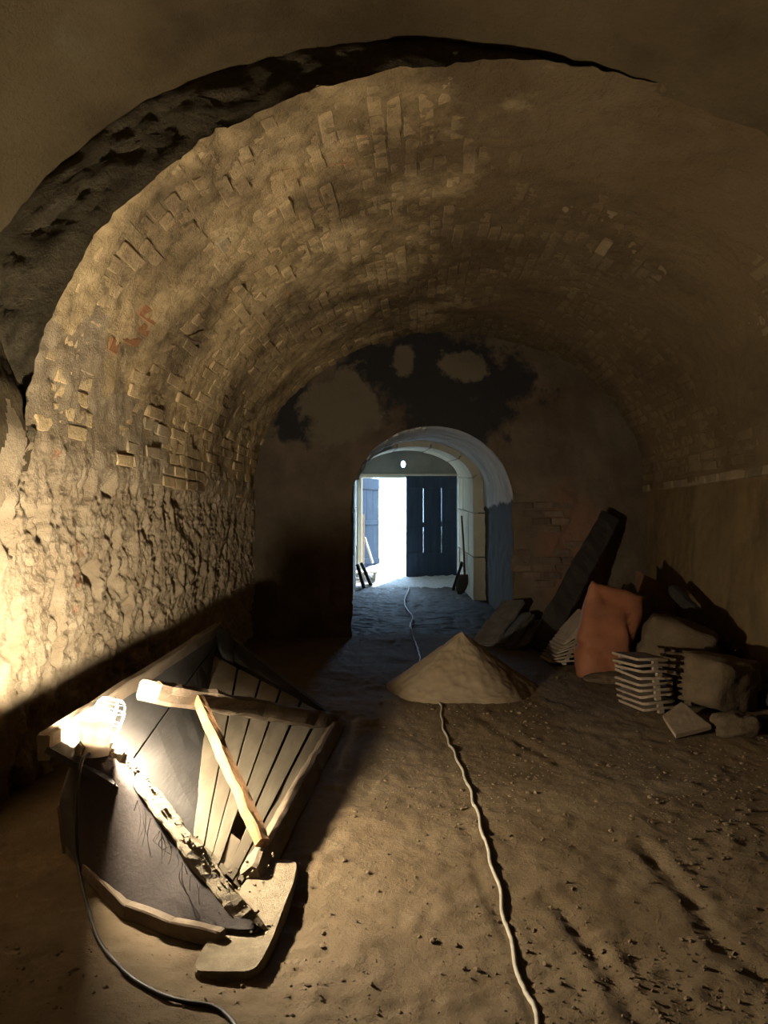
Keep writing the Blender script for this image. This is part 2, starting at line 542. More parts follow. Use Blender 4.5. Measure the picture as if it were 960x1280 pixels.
def near_profile(th):                 # the near vault is wider on the left and dies into the inner one right of the crown
    th = np.asarray(th, float)
    x, z = far_profile(th)
    o = np.interp(np.degrees(th), [0, 6, 14, 24, 45, 70, 85, 98, 112, 180], [0.0, 0.07, 0.32, 0.49, 0.42, 0.25, 0.14, 0.05, 0.0, 0.0])
    nx, nz = (x - XC) / RX ** 2, (z - SPR) / RISE ** 2
    l = np.hypot(nx, nz)
    return x + o * nx / l, z + o * nz / l

def vault_normal(x, z):               # inward
    n = np.stack([-(x - XC) / RX ** 2, np.zeros_like(x), -(z - SPR) / RISE ** 2], 1)
    return n / (np.linalg.norm(n, axis=1)[:, None] + 1e-9)

def vault_relief(P):
    left = np.clip((1.2 - P[:, 0]) / 2.2, 0.25, 1)
    r = 0.028 * fbm(P, 1.4, 3, 5) + 0.016 * left * fbm(P, 7, 3, 9) + 0.011 * fbm(P, 17, 3, 12)
    crumble = np.clip(fbm(P, 1.1, 3, 40) * 1.6 - 0.15, 0, 1)
    return r - 0.034 * crumble * left * np.clip(fbm(P, 13, 3, 43), 0, 1)

def left_relief(P):
    Q = P * np.array([1, 1.0, 0.5])                       # crumbling runs downward
    low = np.clip((1.95 - P[:, 2]) / 0.25, 0, 1)
    deep = np.clip((P[:, 1] - 4.6) / 1.8, 0.35, 1)
    r = 0.045 * fbm(P, 0.9, 2, 61) + 0.020 * fbm(Q, 6.5, 4, 62, 0.6) + 0.011 * fbm(P, 19, 3, 71, 0.6) - 0.028 * deep * np.clip(ridge(Q + 0.09 * fbm(P, 4, 2, 3)[:, None], 4.6, 65) - 0.80, 0, 1) * 3
    r = r + 0.024 * (np.abs(vn(P * np.array([1, 1, 0.7]) * 9.5, 72)) + 0.6 * np.abs(vn(P * 21, 73)) + 0.35 * np.abs(vn(P * 43, 74)) - 0.6)
    r = r - 0.09 * np.clip(fbm(P, 12, 2, 75) - 0.62, 0, 1)
    pits = np.clip(fbm(Q, 5.5, 2, 68) - 0.52, 0, 1)
    r = r - 0.26 * pits * np.clip((7.5 - P[:, 1]) / 2, 0.35, 1)
    r = r * low - 0.045 * low + (1 - low) * vault_relief(P)
    return r

def right_relief(P):
    low = np.clip((1.98 - P[:, 2]) / 0.06, 0, 1)
    return low * (0.035 * fbm(P, 1.2, 3, 81) + 0.010 * fbm(P, 9, 3, 82) - 0.03) + (1 - low) * vault_relief(P)

def shell(name, P, N, disp, n, m, mat, flip=False):
    P = P + N * disp[:, None]
    return struct(mk(name, P, grid_faces(n, m, flip), mat, smooth=True))

# inner vault
ys = np.linspace(Y0, Y1 + 0.12, 230)
ths = np.linspace(0, math.pi, 270)
TT, YY = np.meshgrid(ths, ys, indexing='ij')
x, z = far_profile(TT.ravel())
P = np.stack([x, YY.ravel(), z], 1)
rel = vault_relief(P)
lw = np.exp(-TT.ravel() / 0.05)
rel = rel * (1 - lw) + left_relief(np.stack([x, YY.ravel(), np.minimum(z, SPR)], 1)) * lw
lw = np.exp(-(math.pi - TT.ravel()) / 0.05)
rel = rel * (1 - lw) + right_relief(np.stack([x, YY.ravel(), np.minimum(z, SPR)], 1)) * lw
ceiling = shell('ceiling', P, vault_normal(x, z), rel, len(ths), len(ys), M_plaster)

ceiling.data.materials.append(M_earth_wall)
pc = np.array([p.center[:] for p in ceiling.data.polygons])
thr = SPR + 0.75 * np.clip((7.0 - pc[:, 1]) / 2.4, -0.06, 1.0) + 0.28 * fbm(pc, 2.6, 4, 33)
ceiling.data.polygons.foreach_set('material_index', ((pc[:, 2] < thr) & (pc[:, 0] < 0)).astype(int))

# left wall, heavily crumbled
zs = np.linspace(-0.12, SPR, 210)
ys2 = np.linspace(Y0, Y1 + 0.12, 520)
ZZ, YY = np.meshgrid(zs, ys2, indexing='ij')
P = np.stack([np.full(ZZ.size, XL), YY.ravel(), ZZ.ravel()], 1)
wall_left = shell('wall_left', P, np.tile([1.0, 0, 0], (len(P), 1)), left_relief(P), len(zs), len(ys2), M_earth_wall)

# right wall
zs = np.linspace(-0.12, SPR, 70)
ys2 = np.linspace(Y0, Y1 + 0.12, 180)
ZZ, YY = np.meshgrid(zs, ys2, indexing='ij')
P = np.stack([np.full(ZZ.size, XR), YY.ravel(), ZZ.ravel()], 1)
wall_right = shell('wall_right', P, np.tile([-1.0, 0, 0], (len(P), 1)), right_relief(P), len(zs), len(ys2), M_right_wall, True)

# near, slightly larger vault: whole profile from floor to floor
def near_path(n):
    a = np.linspace(0, 1, n)
    out = []
    for t in a:
        s = t * 10.4
        if s < 2.1:
            out.append((XL, -0.07 + s))
        elif s > 8.3:
            out.append((XR, SPR - (s - 8.3)))
        else:
            th = (s - 2.1) / 6.2 * math.pi
            xx, zz = near_profile(th)
            out.append((float(xx), float(zz)))
    return np.array(out)

prof = near_path(270)
nrm = np.gradient(prof, axis=0)
nrm = np.stack([nrm[:, 1], -nrm[:, 0]], 1)
nrm /= np.linalg.norm(nrm, axis=1)[:, None]
UND = 0.09                             # the step is undercut by this much
ys3 = np.concatenate([np.linspace(-3, 1.4, 40), np.linspace(1.45, Y0 + UND, 180)])
P = np.array([[p[0], y, p[1]] for p in prof for y in ys3])
Nn = np.array([[q[0], 0, q[1]] for q in nrm for y in ys3])
near = 0.022 * fbm(P, 1.1, 3, 100) + 0.011 * fbm(P, 8, 4, 103) - 0.004
bl = np.clip((P[:, 1] - 3.5) / 0.6, 0, 1) * np.clip((P[:, 0] - 0.3) / 0.6, 0, 1)
bl2 = np.clip((2.15 - P[:, 2]) / 0.4, 0, 1) * (P[:, 0] < -1.5)
near = near * (1 - bl2) + bl2 * (left_relief(P) - 0.006)
near = near * (1 - bl) + bl * (vault_relief(P) + 0.004)
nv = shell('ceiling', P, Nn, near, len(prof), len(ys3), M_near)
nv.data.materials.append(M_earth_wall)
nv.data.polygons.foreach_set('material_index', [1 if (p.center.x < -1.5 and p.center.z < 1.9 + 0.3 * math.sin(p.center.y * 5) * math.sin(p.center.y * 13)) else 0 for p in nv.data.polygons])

# the step between the two vaults: rough broken edge, an undercut face
inner = []
for t in np.linspace(0, 1, 270):
    s = t * 10.4
    if s < 2.1:
        inner.append((XL, -0.07 + s))
    elif s > 8.3:
        inner.append((XR, SPR - (s - 8.3)))
    else:
        inner.append(tuple(float(v) for v in far_profile((s - 2.1) / 6.2 * math.pi)))
inner = np.array(inner)
_ip = np.stack([inner[:, 0], np.full(270, Y0), inner[:, 1]], 1)
_on = (inner[:, 1] > SPR + 0.02)
_rl = vault_relief(_ip)
_nn = vault_normal(inner[:, 0], inner[:, 1])
inner = np.where(_on[:, None], inner + (_nn * _rl[:, None])[:, [0, 2]], inner)
K = 16
V = []
for i in range(270):
    for k in range(K):
        t = k / (K - 1)
        t2 = 1.24 * t
        p = inner[i] + (prof[i] - inner[i]) * t2
        V.append([p[0], Y0 + UND * t, p[1]])
V = np.array(V)
d = 0.02 * fbm(V, 5, 3, 120) + 0.022 * fbm(V * np.array([1, 1, 1.0]), 14, 3, 122)
edge = np.tile(np.sin(np.linspace(0, math.pi, K)) ** 0.6, 270)
edge[::K] = 0
V[:, 1] -= d * edge * 0.8
V[:, 1] += 0.12 * np.clip((1.95 - V[:, 2]) / 0.2, 0, 1) * (V[:, 0] < 0)
V[:, 0] -= 0.14 * np.clip((2.0 - V[:, 2]) / 0.2, 0, 1) * (V[:, 0] < 0)
V[:, 2] += 0.15 * np.clip((V[:, 0] - 0.75) / 0.3, 0, 1)
V[:, 0] += 0.15 * np.clip((V[:, 0] - 1.6) / 0.5, 0, 1)
V[:, 0] += 0.012 * edge * fbm(V, 12, 2, 130)
V[:, 2] += 0.012 * edge * fbm(V, 12, 2, 131)
step = struct(mk('trim_1', V, grid_faces(270, K, True), M_mortar, smooth=True))

# wall behind the camera
struct(mk('wall_front', [[-3.2, -2.95, -0.2], [3.5, -2.95, -0.2], [3.5, -2.95, 4.6], [-3.2, -2.95, 4.6]], [[0, 1, 2, 3]], M_near))

# unseen earth hull added round vault and passage to stop light leaks
cov = np.array([[XL - 0.9, -0.3], [XL - 0.9, 2.2], [XL - 0.3, 3.9], [-0.6, 4.85], [1.5, 4.85], [XR + 0.3, 3.9], [XR + 0.6, 2.2], [XR + 0.6, -0.3]])
V = [[p[0], y, p[1]] for p in cov for y in (-3.2, 18.9)]
struct(mk('earth_seal', V, grid_faces(len(cov), 2) .tolist() + [[0, 2, 4, 6, 8, 10, 12, 14]], M_mortar))
struct(mk('earth_seal', [[-3.4, -3.2, -0.25], [4, -3.2, -0.25], [4, 18.9, -0.25], [-3.4, 18.9, -0.25]], [[0, 1, 2, 3]], M_mortar))

# ------------------------------------------------------------------ end wall with the arched opening
PL, PR_, PS, PT = -0.86, 1.29, 1.80, 2.81       # opening: jambs, springing, crown
def opening(n, xl, xr, spr, top, zb=-0.12):
    hj = spr - zb
    arc = math.pi / 2 * ((xr - xl) / 2 + (top - spr)) * 0.98
    tot = 2 * hj + arc
    out = []
    for s in np.linspace(0, tot, n):
        if s < hj:
            out.append((xl, zb + s))
        elif s > hj + arc:
            out.append((xr, spr - (s - hj - arc)))
        else:
            th = (s - hj) / arc * math.pi
            out.append(((xl + xr) / 2 - (xr - xl) / 2 * math.cos(th), spr + (top - spr) * math.sin(th)))
    return np.array(out)

NO, MO = 200, 70
op = opening(NO, PL, PR_, PS, PT)
outer = []
ref = opening(NO, XL - 0.35, XR + 0.35, SPR, SPR + RISE + 0.4)
V = []
for i in range(NO):
    for k in range(MO):
        t = k / (MO - 1)
        p = op[i] + (ref[i] - op[i]) * t
        V.append([p[0], Y1, p[1]])
V = np.array(V)
rl = 0.035 * fbm(V, 1.2, 3, 140) + 0.012 * fbm(V, 6, 3, 143)
# a skin of old plaster that still clings in places
skin = fbm(V, 1.25, 3, 147)
V[:, 1] -= rl + 0.02 * np.clip((skin - 0.02) * 30, 0, 1)
rag = 0.018 * fbm(V, 6, 3, 149)
V[:, 0] += rag
wall_back = struct(mk('wall_back', V, grid_faces(NO, MO), M_soot, smooth=True))

def add_patch_material(m, centers, color, feather=0.16, wob=0.35, power=1.0):
    """stains of a fixed shape on the wall: ellipses in x and z with ragged outlines"""
    nt = m.node_tree
    N, L = nt.nodes, nt.links
    bs = N['Principled BSDF']
    geo = N.new('ShaderNodeNewGeometry')
    nz = N.new('ShaderNodeTexNoise')
    nz.inputs['Scale'].default_value = 2.3
    nz.inputs['Detail'].default_value = 7
    nz.inputs['Roughness'].default_value = 0.62
    L.new(geo.outputs['Position'], nz.inputs['Vector'])
    best = None
    for (cx, cz, rx, rz) in centers:
        sep = N.new('ShaderNodeVectorMath')
        sep.operation = 'SUBTRACT'
        L.new(geo.outputs['Position'], sep.inputs[0])
        sep.inputs[1].default_value = (cx, 0, cz)
        ml = N.new('ShaderNodeVectorMath')
        ml.operation = 'MULTIPLY'
        L.new(sep.outputs[0], ml.inputs[0])
        ml.inputs[1].default_value = (1 / rx, 0, 1 / rz)
        ln = N.new('ShaderNodeVectorMath')
        ln.operation = 'LENGTH'
        L.new(ml.outputs[0], ln.inputs[0])
        if best is None:
            best = ln.outputs['Value']
        else:
            mn = N.new('ShaderNodeMath')
            mn.operation = 'MINIMUM'
            L.new(best, mn.inputs[0])
            L.new(ln.outputs['Value'], mn.inputs[1])
            best = mn.outputs[0]
    ad = N.new('ShaderNodeMath')
    ad.operation = 'MULTIPLY_ADD'
    L.new(nz.outputs['Fac'], ad.inputs[0])
    ad.inputs[1].default_value = wob * 4
    L.new(best, ad.inputs[2])
    mr = N.new('ShaderNodeMapRange')
    lim = 1.0 + wob * 2
    mr.inputs['From Min'].default_value = lim + feather
    mr.inputs['From Max'].default_value = lim - feather
    mr.inputs['To Max'].default_value = power
    L.new(ad.outputs[0], mr.inputs['Value'])
    mx = N.new('ShaderNodeMix')
    mx.data_type = 'RGBA'
    L.new(mr.outputs[0], mx.inputs['Factor'])
    link = bs.inputs['Base Color'].links[0]
    L.new(link.from_socket, mx.inputs['A'])
    mx.inputs['B'].default_value = (*color, 1)
    L.new(mx.outputs['Result'], bs.inputs['Base Color'])

def wx(px): return (px - AX) / F * Y1
def wz(py): return CAMH - (py - AY) / F * Y1
add_patch_material(M_soot, [(wx(545), wz(470), 1.25, 0.62), (wx(600), wz(520), 0.6, 0.4), (wx(365), wz(515), 0.33, 0.42)], (0.024, 0.022, 0.024), 0.16, 0.8)
add_patch_material(M_soot, [(wx(430), wz(512), 0.50, 0.46), (wx(505), wz(456), 0.14, 0.2), (wx(575), wz(458), 0.32, 0.18)], (0.13, 0.105, 0.072), 0.12, 0.75)
add_patch_material(M_soot, [(wx(715), wz(680), 0.42, 0.75)], (0.15, 0.075, 0.045), 0.2, 0.25, 0.7)

# ------------------------------------------------------------------ the passage and its stone arch
Y2, Y3 = 14.5, 18.5
A = opening(150, PL, PR_, PS, PT)
B = opening(150, -1.32, 1.34, 2.15, 3.16)
V = []
NP = 60
for i in range(150):
    for k in range(NP):
        t = k / (NP - 1)
        p = A[i] + (B[i] - A[i]) * t
        V.append([p[0], Y1 - 0.03 + (Y2 + 0.1 - Y1) * t, p[1]])
V = np.array(V)
cx = (V[:, 0] - 0.15)
nn = np.stack([-cx, 0 * cx, -(V[:, 2] - 1.6) * (V[:, 2] > 1.9)], 1)
nn /= np.linalg.norm(nn, axis=1)[:, None] + 1e-9
fade = np.clip((V[:, 1] - Y1) / 0.2, 0.3, 1)
low = (V[:, 2] < 1.78 + 0.18 * vn(V * 1.5, 3))
V = V + nn * ((0.022 * fbm(V, 1.5, 3, 160) + 0.012 * fbm(V, 7, 3, 163) - 0.03 * low) * fade)[:, None]
passage = struct(mk('wall_passage', V, grid_faces(150, NP, True), M_passage, smooth=True))
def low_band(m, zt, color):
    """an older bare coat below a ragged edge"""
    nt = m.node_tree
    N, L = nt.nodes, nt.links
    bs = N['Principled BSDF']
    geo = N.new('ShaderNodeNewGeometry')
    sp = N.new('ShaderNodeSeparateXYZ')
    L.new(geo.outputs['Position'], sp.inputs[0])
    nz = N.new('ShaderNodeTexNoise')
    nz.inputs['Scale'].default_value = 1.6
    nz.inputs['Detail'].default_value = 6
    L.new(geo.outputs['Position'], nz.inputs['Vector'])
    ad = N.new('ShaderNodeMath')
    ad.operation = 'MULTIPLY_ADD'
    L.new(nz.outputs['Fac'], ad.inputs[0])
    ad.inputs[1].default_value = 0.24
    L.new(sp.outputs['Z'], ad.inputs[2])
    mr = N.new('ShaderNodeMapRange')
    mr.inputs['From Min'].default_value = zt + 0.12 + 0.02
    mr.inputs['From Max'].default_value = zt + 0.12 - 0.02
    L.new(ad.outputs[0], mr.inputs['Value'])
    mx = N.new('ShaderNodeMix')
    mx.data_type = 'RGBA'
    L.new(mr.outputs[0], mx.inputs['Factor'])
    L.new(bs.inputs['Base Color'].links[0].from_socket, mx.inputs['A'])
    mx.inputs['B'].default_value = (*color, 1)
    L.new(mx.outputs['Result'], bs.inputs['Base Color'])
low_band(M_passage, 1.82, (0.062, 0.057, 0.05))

# ashlar ring: separate stones with open joints, from Y2 to Y3
def ring_stone(pa, pb, thick, ya, yb, fa, fb):
    """pa, pb: inner points (front x,z ; back x,z) of the two joints"""
    V = []
    for (fr, bk) in (pa, pb):
        for (q, y, c) in ((fr, ya, fa), (bk, yb, fb)):
            q = np.array(q)
            o = q - np.array(c)
            o /= np.linalg.norm(o)
            V.append([q[0], y, q[1]])
            q2 = q + o * thick
            V.append([q2[0], y, q2[1]])
    return V, [[0, 1, 3, 2][::-1], [4, 5, 7, 6], [0, 4, 6, 2][::-1] if False else [0, 2, 6, 4], [1, 5, 7, 3], [0, 4, 5, 1], [2, 3, 7, 6]]

arch = struct(mk('wall_arch', [[-2.6, Y3 + 0.05, -0.3], [-2.6, Y3 + 0.05, 4.6], [3.4, Y3 + 0.05, 4.6], [3.4, Y3 + 0.05, -0.3]] ,
                 [[0, 1, 2, 3]], M_tymp)) if False else None
fprof = opening(400, -1.22, 1.12, 2.28, 3.03, 0.0)
bprof = opening(400, -1.50, 1.05, 2.62, 3.33, 0.0)
arch_root = bpy.data.objects.new('trim_2', None)
COL.objects.link(arch_root)
arch_root['kind'] = 'structure'
ORIGIN[arch_root.name] = np.zeros(3)
fc, bc = (-0.05, 1.6), (-0.22, 1.9)
cuts = [0, 46, 92, 130, 160, 186, 214, 242, 270, 308, 354, 399]
depth_cut = [0, 0.27, 0.52, 0.77, 1.0]
for a, b in zip(cuts[:-1], cuts[1:]):
    off = random.choice([0, 0.1])
    dc = [0] + [c + (off if 0 < c < 1 else 0) for c in depth_cut[1:-1]] + [1]
    for u0, u1 in zip(dc[:-1], dc[1:]):
        parts = []
        sub = np.linspace(a + 0.7, b - 0.7, 6).astype(int) if b - a > 5 else [a, b]
        V, Fc = [], []
        js = list(np.linspace(a + (0.6 if a else 0), b - (0.6 if b < 399 else 0), 6))
        def at(pf, s):
            s0 = int(min(s, 398)); f = s - s0
            return pf[s0] * (1 - f) + pf[s0 + 1] * f
        e0 = u0 + (0.003 if u0 > 0 else 0)
        e1 = u1 - (0.003 if u1 < 1 else 0)
        jit = random.uniform(-0.008, 0.012)
        for s in js:
            pf, pb = at(fprof, s), at(bprof, s)
            for u in (e0, e1):
                q = pf + (pb - pf) * u
                c = np.array(fc) + (np.array(bc) - np.array(fc)) * u
                o = q - c
                if q[1] < 2.2:
                    o = np.array([np.sign(o[0]), 0.0])
                o = o / np.linalg.norm(o)
                q = q + o * jit
                q2 = q + o * (0.30 if u < 0.5 else 0.34)
                y = Y2 + (Y3 - Y2) * u
                V += [[q[0], y, q[1]], [q2[0], y, q2[1]]]
        n = len(js)
        for i in range(n - 1):
            o = i * 4
            Fc += [[o, o + 4, o + 6, o + 2], [o + 1, o + 3, o + 7, o + 5], [o, o + 1, o + 5, o + 4], [o + 2, o + 6, o + 7, o + 3]]
        Fc += [[0, 2, 3, 1], [4 * n - 4, 4 * n - 3, 4 * n - 1, 4 * n - 2]]
        mk('stone_block', V, Fc, M_limestone, arch_root)

# wall filling round the stone ring, and the outer wall with the doorway
o1 = opening(120, -1.30, 1.22, 2.30, 3.10)
o2 = opening(120, -2.4, 2.4, 3.2, 4.2)
V = [[p[0] + (q[0] - p[0]) * t, Y2 + 0.05, p[1] + (q[1] - p[1]) * t] for p, q in zip(o1, o2) for t in (0, 1)]
struct(mk('wall_inner_face', V, grid_faces(120, 2), M_passage))
o1 = opening(120, -1.56, 1.12, 2.64, 3.38)
V = [[p[0] + (q[0] - p[0]) * t, Y3 + 0.12, p[1] + (q[1] - p[1]) * t] for p, q in zip(o1, o2) for t in (0, 1)]
struct(mk('wall_outer_face', V, grid_faces(120, 2), M_tymp))

# ------------------------------------------------------------------ floor
ruts = [([UF(690, 1120), UF(745, 1180), UF(800, 1270), UF(820, 1330)], 0.035, 0.0150),
        ([UF(800, 1060), UF(860, 1130), UF(930, 1210), UF(990, 1280)], 0.04, 0.0140),
        ([UF(600, 895), UF(640, 918), UF(700, 950)], 0.05, 0.0110),
        ([UF(680, 900), UF(760, 915), UF(830, 925)], 0.05, 0.0100),
        ([UF(560, 960), UF(600, 1080), UF(640, 1180), UF(680, 1300)], 0.025, 0.0080)]
def floor_z(P):
    P = np.atleast_2d(np.asarray(P, float)).copy()
    P[:, 2] = 0
    z = 0.020 * fbm(P, 0.8, 3, 200) + 0.0045 * fbm(P, 4.5, 3, 203) + 0.0050 * fbm(P, 19, 3, 206, 0.6)
    z = z + 0.010 * np.clip(fbm(P, 9, 2, 212) - 0.35, 0, 1)
    for path, wd, dp in ruts:
        q = smooth_path(path, 10)[:, :2]
        wob = 0.03 * fbm(P, 3, 2, 210)
        dd = np.full(len(P), 9.0)
        for i in range(len(q)):
            dd = np.minimum(dd, np.hypot(P[:, 0] + wob - q[i, 0], P[:, 1] - q[i, 1]))
        z = z - dp * np.exp(-(dd / wd) ** 2) + 0.5 * dp * np.exp(-((dd - 2.0 * wd) / (0.8 * wd)) ** 2) * (0.5 + 0.5 * vn(P * 6, 4))
    ramp = np.clip(P[:, 1] - 17.2, 0, 4)
    return z + 0.15 * ramp

def fz(x, y):
    return float(floor_z([[x, y, 0]])[0])

fy = list(np.linspace(-3.05, 1.6, 50)[:-1])
y = 1.6
while y < 10.2:
    fy.append(y)
    y *= 1.0068
fx = np.linspace(-3.1, 3.4, 330)
XX, YY = np.meshgrid(fx, fy, indexing='ij')
P = np.stack([XX.ravel(), YY.ravel(), np.zeros(XX.size)], 1)
P[:, 2] = floor_z(P)
sag = np.clip((P[:, 1] - 9.95) / 0.2, 0, 1)
P[:, 2] -= 0.02 * sag
floor = struct(mk('floor', P, grid_faces(len(fx), len(fy), True), M_floor, smooth=True))

fy = np.linspace(9.7, 17.4, 260)
fx = np.linspace(-1.8, 1.8, 130)
XX, YY = np.meshgrid(fx, fy, indexing='ij')
P = np.stack([XX.ravel(), YY.ravel(), np.zeros(XX.size)], 1)
zz = floor_z(P) * 0.6
lump = np.abs(fbm(P, 4.2, 2, 220))
P[:, 2] = zz + 0.020 * lump + 0.008 * np.abs(fbm(P, 13, 2, 226)) - 0.01 - 0.03 * np.clip((10.1 - P[:, 1]) / 0.4, 0, 1)
struct(mk('floor', P, grid_faces(len(fx), len(fy), True), M_cobble, smooth=True))

# ------------------------------------------------------------------ bricks that show in the vault and the two side courses
variants = []
for k in range(8):
    V, Fc = box_geo(1.0, 1.0, 1.0, 0.07)
    V = V + RNG.normal(0, 0.035, V.shape)
    me = bpy.data.meshes.new('brick')
    me.from_pydata(V.tolist(), [], Fc)
    me.materials.append(M_brick)
    me.update()
    variants.append((me, V, Fc))

def place_bricks(cands, parent, limit, stuff_name):
    """cands: (size order, centre, axes 3x3 columns with dims)"""
    cands.sort(key=lambda c: c[0])
    rest = []
    for i, (_, c, M) in enumerate(cands):
        me, V, Fc = variants[random.randrange(8)]
        if i < limit:
            o = bpy.data.objects.new('brick', me)
            COL.objects.link(o)
            o.parent = parent
            mat = Matrix([[M[r][0], M[r][1], M[r][2], c[r]] for r in range(3)] + [[0, 0, 0, 1]])
            o.matrix_local = mat
            fpx, fpy = AX + c[0] / c[1] * F, AY - (c[2] - CAMH) / c[1] * F
            special = None
            if 112 < fpx < 190 and 385 < fpy < 436 and random.random() < 0.7:
                special = M_red_brick
            elif (158 < fpx < 250 and 528 < fpy < 590) or (c[0] < -1.1 and random.random() < 0.06):
                special = M_pale_brick
            elif c[0] > 2.7 or (c[0] > 0.9 and c[1] > 5.5 and random.random() < 0.14):
                special = M_brown_brick
            if special:
                o.material_slots[0].link = 'OBJECT'
                o.material_slots[0].material = special
        else:
            rest.append((V @ np.array(M).T + np.array(c), Fc))
    if rest:
        V, Fc = join(rest)
        o = mk(stuff_name, V, Fc, M_brick, parent)
        o['kind'] = 'stuff'

PITCH, BL = 0.104, 0.325
cands = []
arc_tab = np.linspace(0, math.pi, 800)
ax_, az_ = far_profile(arc_tab)
sl = np.concatenate([[0], np.cumsum(np.hypot(np.diff(ax_), np.diff(az_)))])
ncourse = int(sl[-1] / PITCH)
for c in range(ncourse):
    s = (c + 0.5) * PITCH
    th = np.interp(s, sl, arc_tab)
    yy = Y0 + 0.10 + (0.5 if c % 2 else 0.0) * BL
    first = True
    while yy < Y1 - 0.05:
        ln = BL * random.uniform(0.9, 1.08) * (0.5 if random.random() < 0.12 else 1)
        x0, z0 = far_profile(np.array([th]))
        p = np.array([[x0[0], yy + ln / 2, z0[0]]])
        n = vault_normal(p[:, 0], p[:, 2])[0]
        keep = fbm(p, 0.75, 3, 300)[0]
        left = np.clip((0.9 - p[0, 0]) / 2.0, 0, 1)
        band_l = c < 5 and yy > 5.0
        band_r = c >= ncourse - 4
        thr = 0.10 - 0.45 * left + 0.6 * math.exp(-((th - 1.5) / 0.55) ** 2) * min(max((8.0 - yy) / 2.5, 0), 1)
        fpx = AX + p[0, 0] / p[0, 1] * F
        fpy = AY - (p[0, 2] - CAMH) / p[0, 1] * F
        red = 112 < fpx < 190 and 385 < fpy < 436
        if red or (keep > thr) or (band_l and keep > -0.6) or (band_r and keep > -0.45):
            t = np.array([-n[2], 0, n[0]])
            # tangent along the arc
            rl = vault_relief(p)[0]
            proud = random.gauss(-0.001, 0.0045) + (0.003 if (band_l or band_r) else 0)
            D = 0.10
            cc = p[0] + n * (rl + proud - D / 2)
            cc = cc + t * random.gauss(0, 0.004)
            a = random.gauss(0, 0.018)
            ey = np.array([0, 1, 0]) * math.cos(a) + t * math.sin(a)
            et = np.cross(n, ey)
            M = np.stack([ey * (ln - 0.012), et * (PITCH - 0.014), n * D], 1)
            cands.append((yy, cc, M))
        yy += ln
place_bricks(cands, ceiling, 300, 'distant_bricks')

# courses on the upper part of the side walls
for (xw, sgn, wall, rel, y_from, rows) in ((XL, 1, wall_left, left_relief, 5.3, 2), (XR, -1, wall_right, right_relief, 4.6, 1)):
    cands = []
    for r in range(rows):
        zc = SPR - 0.005 - (r + 0.5) * PITCH
        yy = y_from + (0.16 if r % 2 else 0) + r * 0.5
        while yy < Y1 - 0.1:
            ln = BL * random.uniform(0.9, 1.1)
            if random.random() > 0.08:
                D = 0.16
                M = np.stack([np.array([0, ln - 0.014, 0]), np.array([0, 0, PITCH - 0.016]), np.array([sgn * D, 0, 0])], 1)
                cands.append((yy, np.array([xw + sgn * (0.003 + random.gauss(0, 0.006) - D / 2), yy + ln / 2, zc]), M))
            yy += ln
    place_bricks(cands, wall, 200, 'distant_bricks')

# bare bricks right of the opening on the end wall
cands = []
for r in range(11):
    zc = wz(632) - r * PITCH
    xx = wx(640) + (0.14 if r % 2 else 0)
    while xx < wx(712):
        ln = 0.28 * random.uniform(0.85, 1.1)
        if random.random() < 0.72:
            D = 0.16
            M = np.stack([np.array([ln - 0.016, 0, 0]), np.array([0, 0, PITCH - 0.018]), np.array([0, -D, 0])], 1)
            cands.append((0, np.array([xx + ln / 2, Y1 - 0.035 + D / 2 + random.gauss(0, 0.012), zc]), M))
        xx += ln
dark_brick = M_brick.copy()
place_bricks(cands, wall_back, 100, 'distant_bricks')
M_bb = material('sooty_brick', [(0.3, (0.075, 0.05, 0.036)), (0.6, (0.12, 0.085, 0.062)), (0.8, (0.18, 0.13, 0.095))], scale=6, bump=0.6, per_object=0.35)
for o in list(wall_back.children):
    o.material_slots[0].link = 'OBJECT'
    o.material_slots[0].material = M_bb

# soffit bricks in the left haunch of the passage
rest = []
for r in range(16):
    th = 0.35 + r * 0.075
    for k in range(12):
        u = (k + (0.5 if r % 2 else 0)) / 12 * 0.9
        i = 0
        pa = np.array([(PL + PR_) / 2 - (PR_ - PL) / 2 * math.cos(th), PS + (PT - PS) * math.sin(th)])
        pb = np.array([0.01 - 1.33 * math.cos(th), 2.15 + 1.01 * math.sin(th)])
        q = pa + (pb - pa) * u
        n = np.array([math.cos(th), 0, -math.sin(th)])
        t = np.cross(n, [0, 1, 0])
        M = np.stack([np.array([0, 0.33, 0]), t * 0.085, n * 0.1], 1)
        me, V, Fc = variants[(r * 5 + k) % 8]
        rest.append((V @ M.T + np.array([q[0], Y1 + 0.30 + u * (Y2 - Y1), q[1]]) + n * (random.gauss(0.0, 0.008) - 0.045), Fc))
V, Fc = join(rest)
o = mk('soffit_bricks', V, Fc, M_passage, passage)
o['kind'] = 'stuff'

# ------------------------------------------------------------------ doorway: tympanum, lintel, two leaves, ground outside
def P3(px, py, d): return U(px, py, d)
YD = 18.62
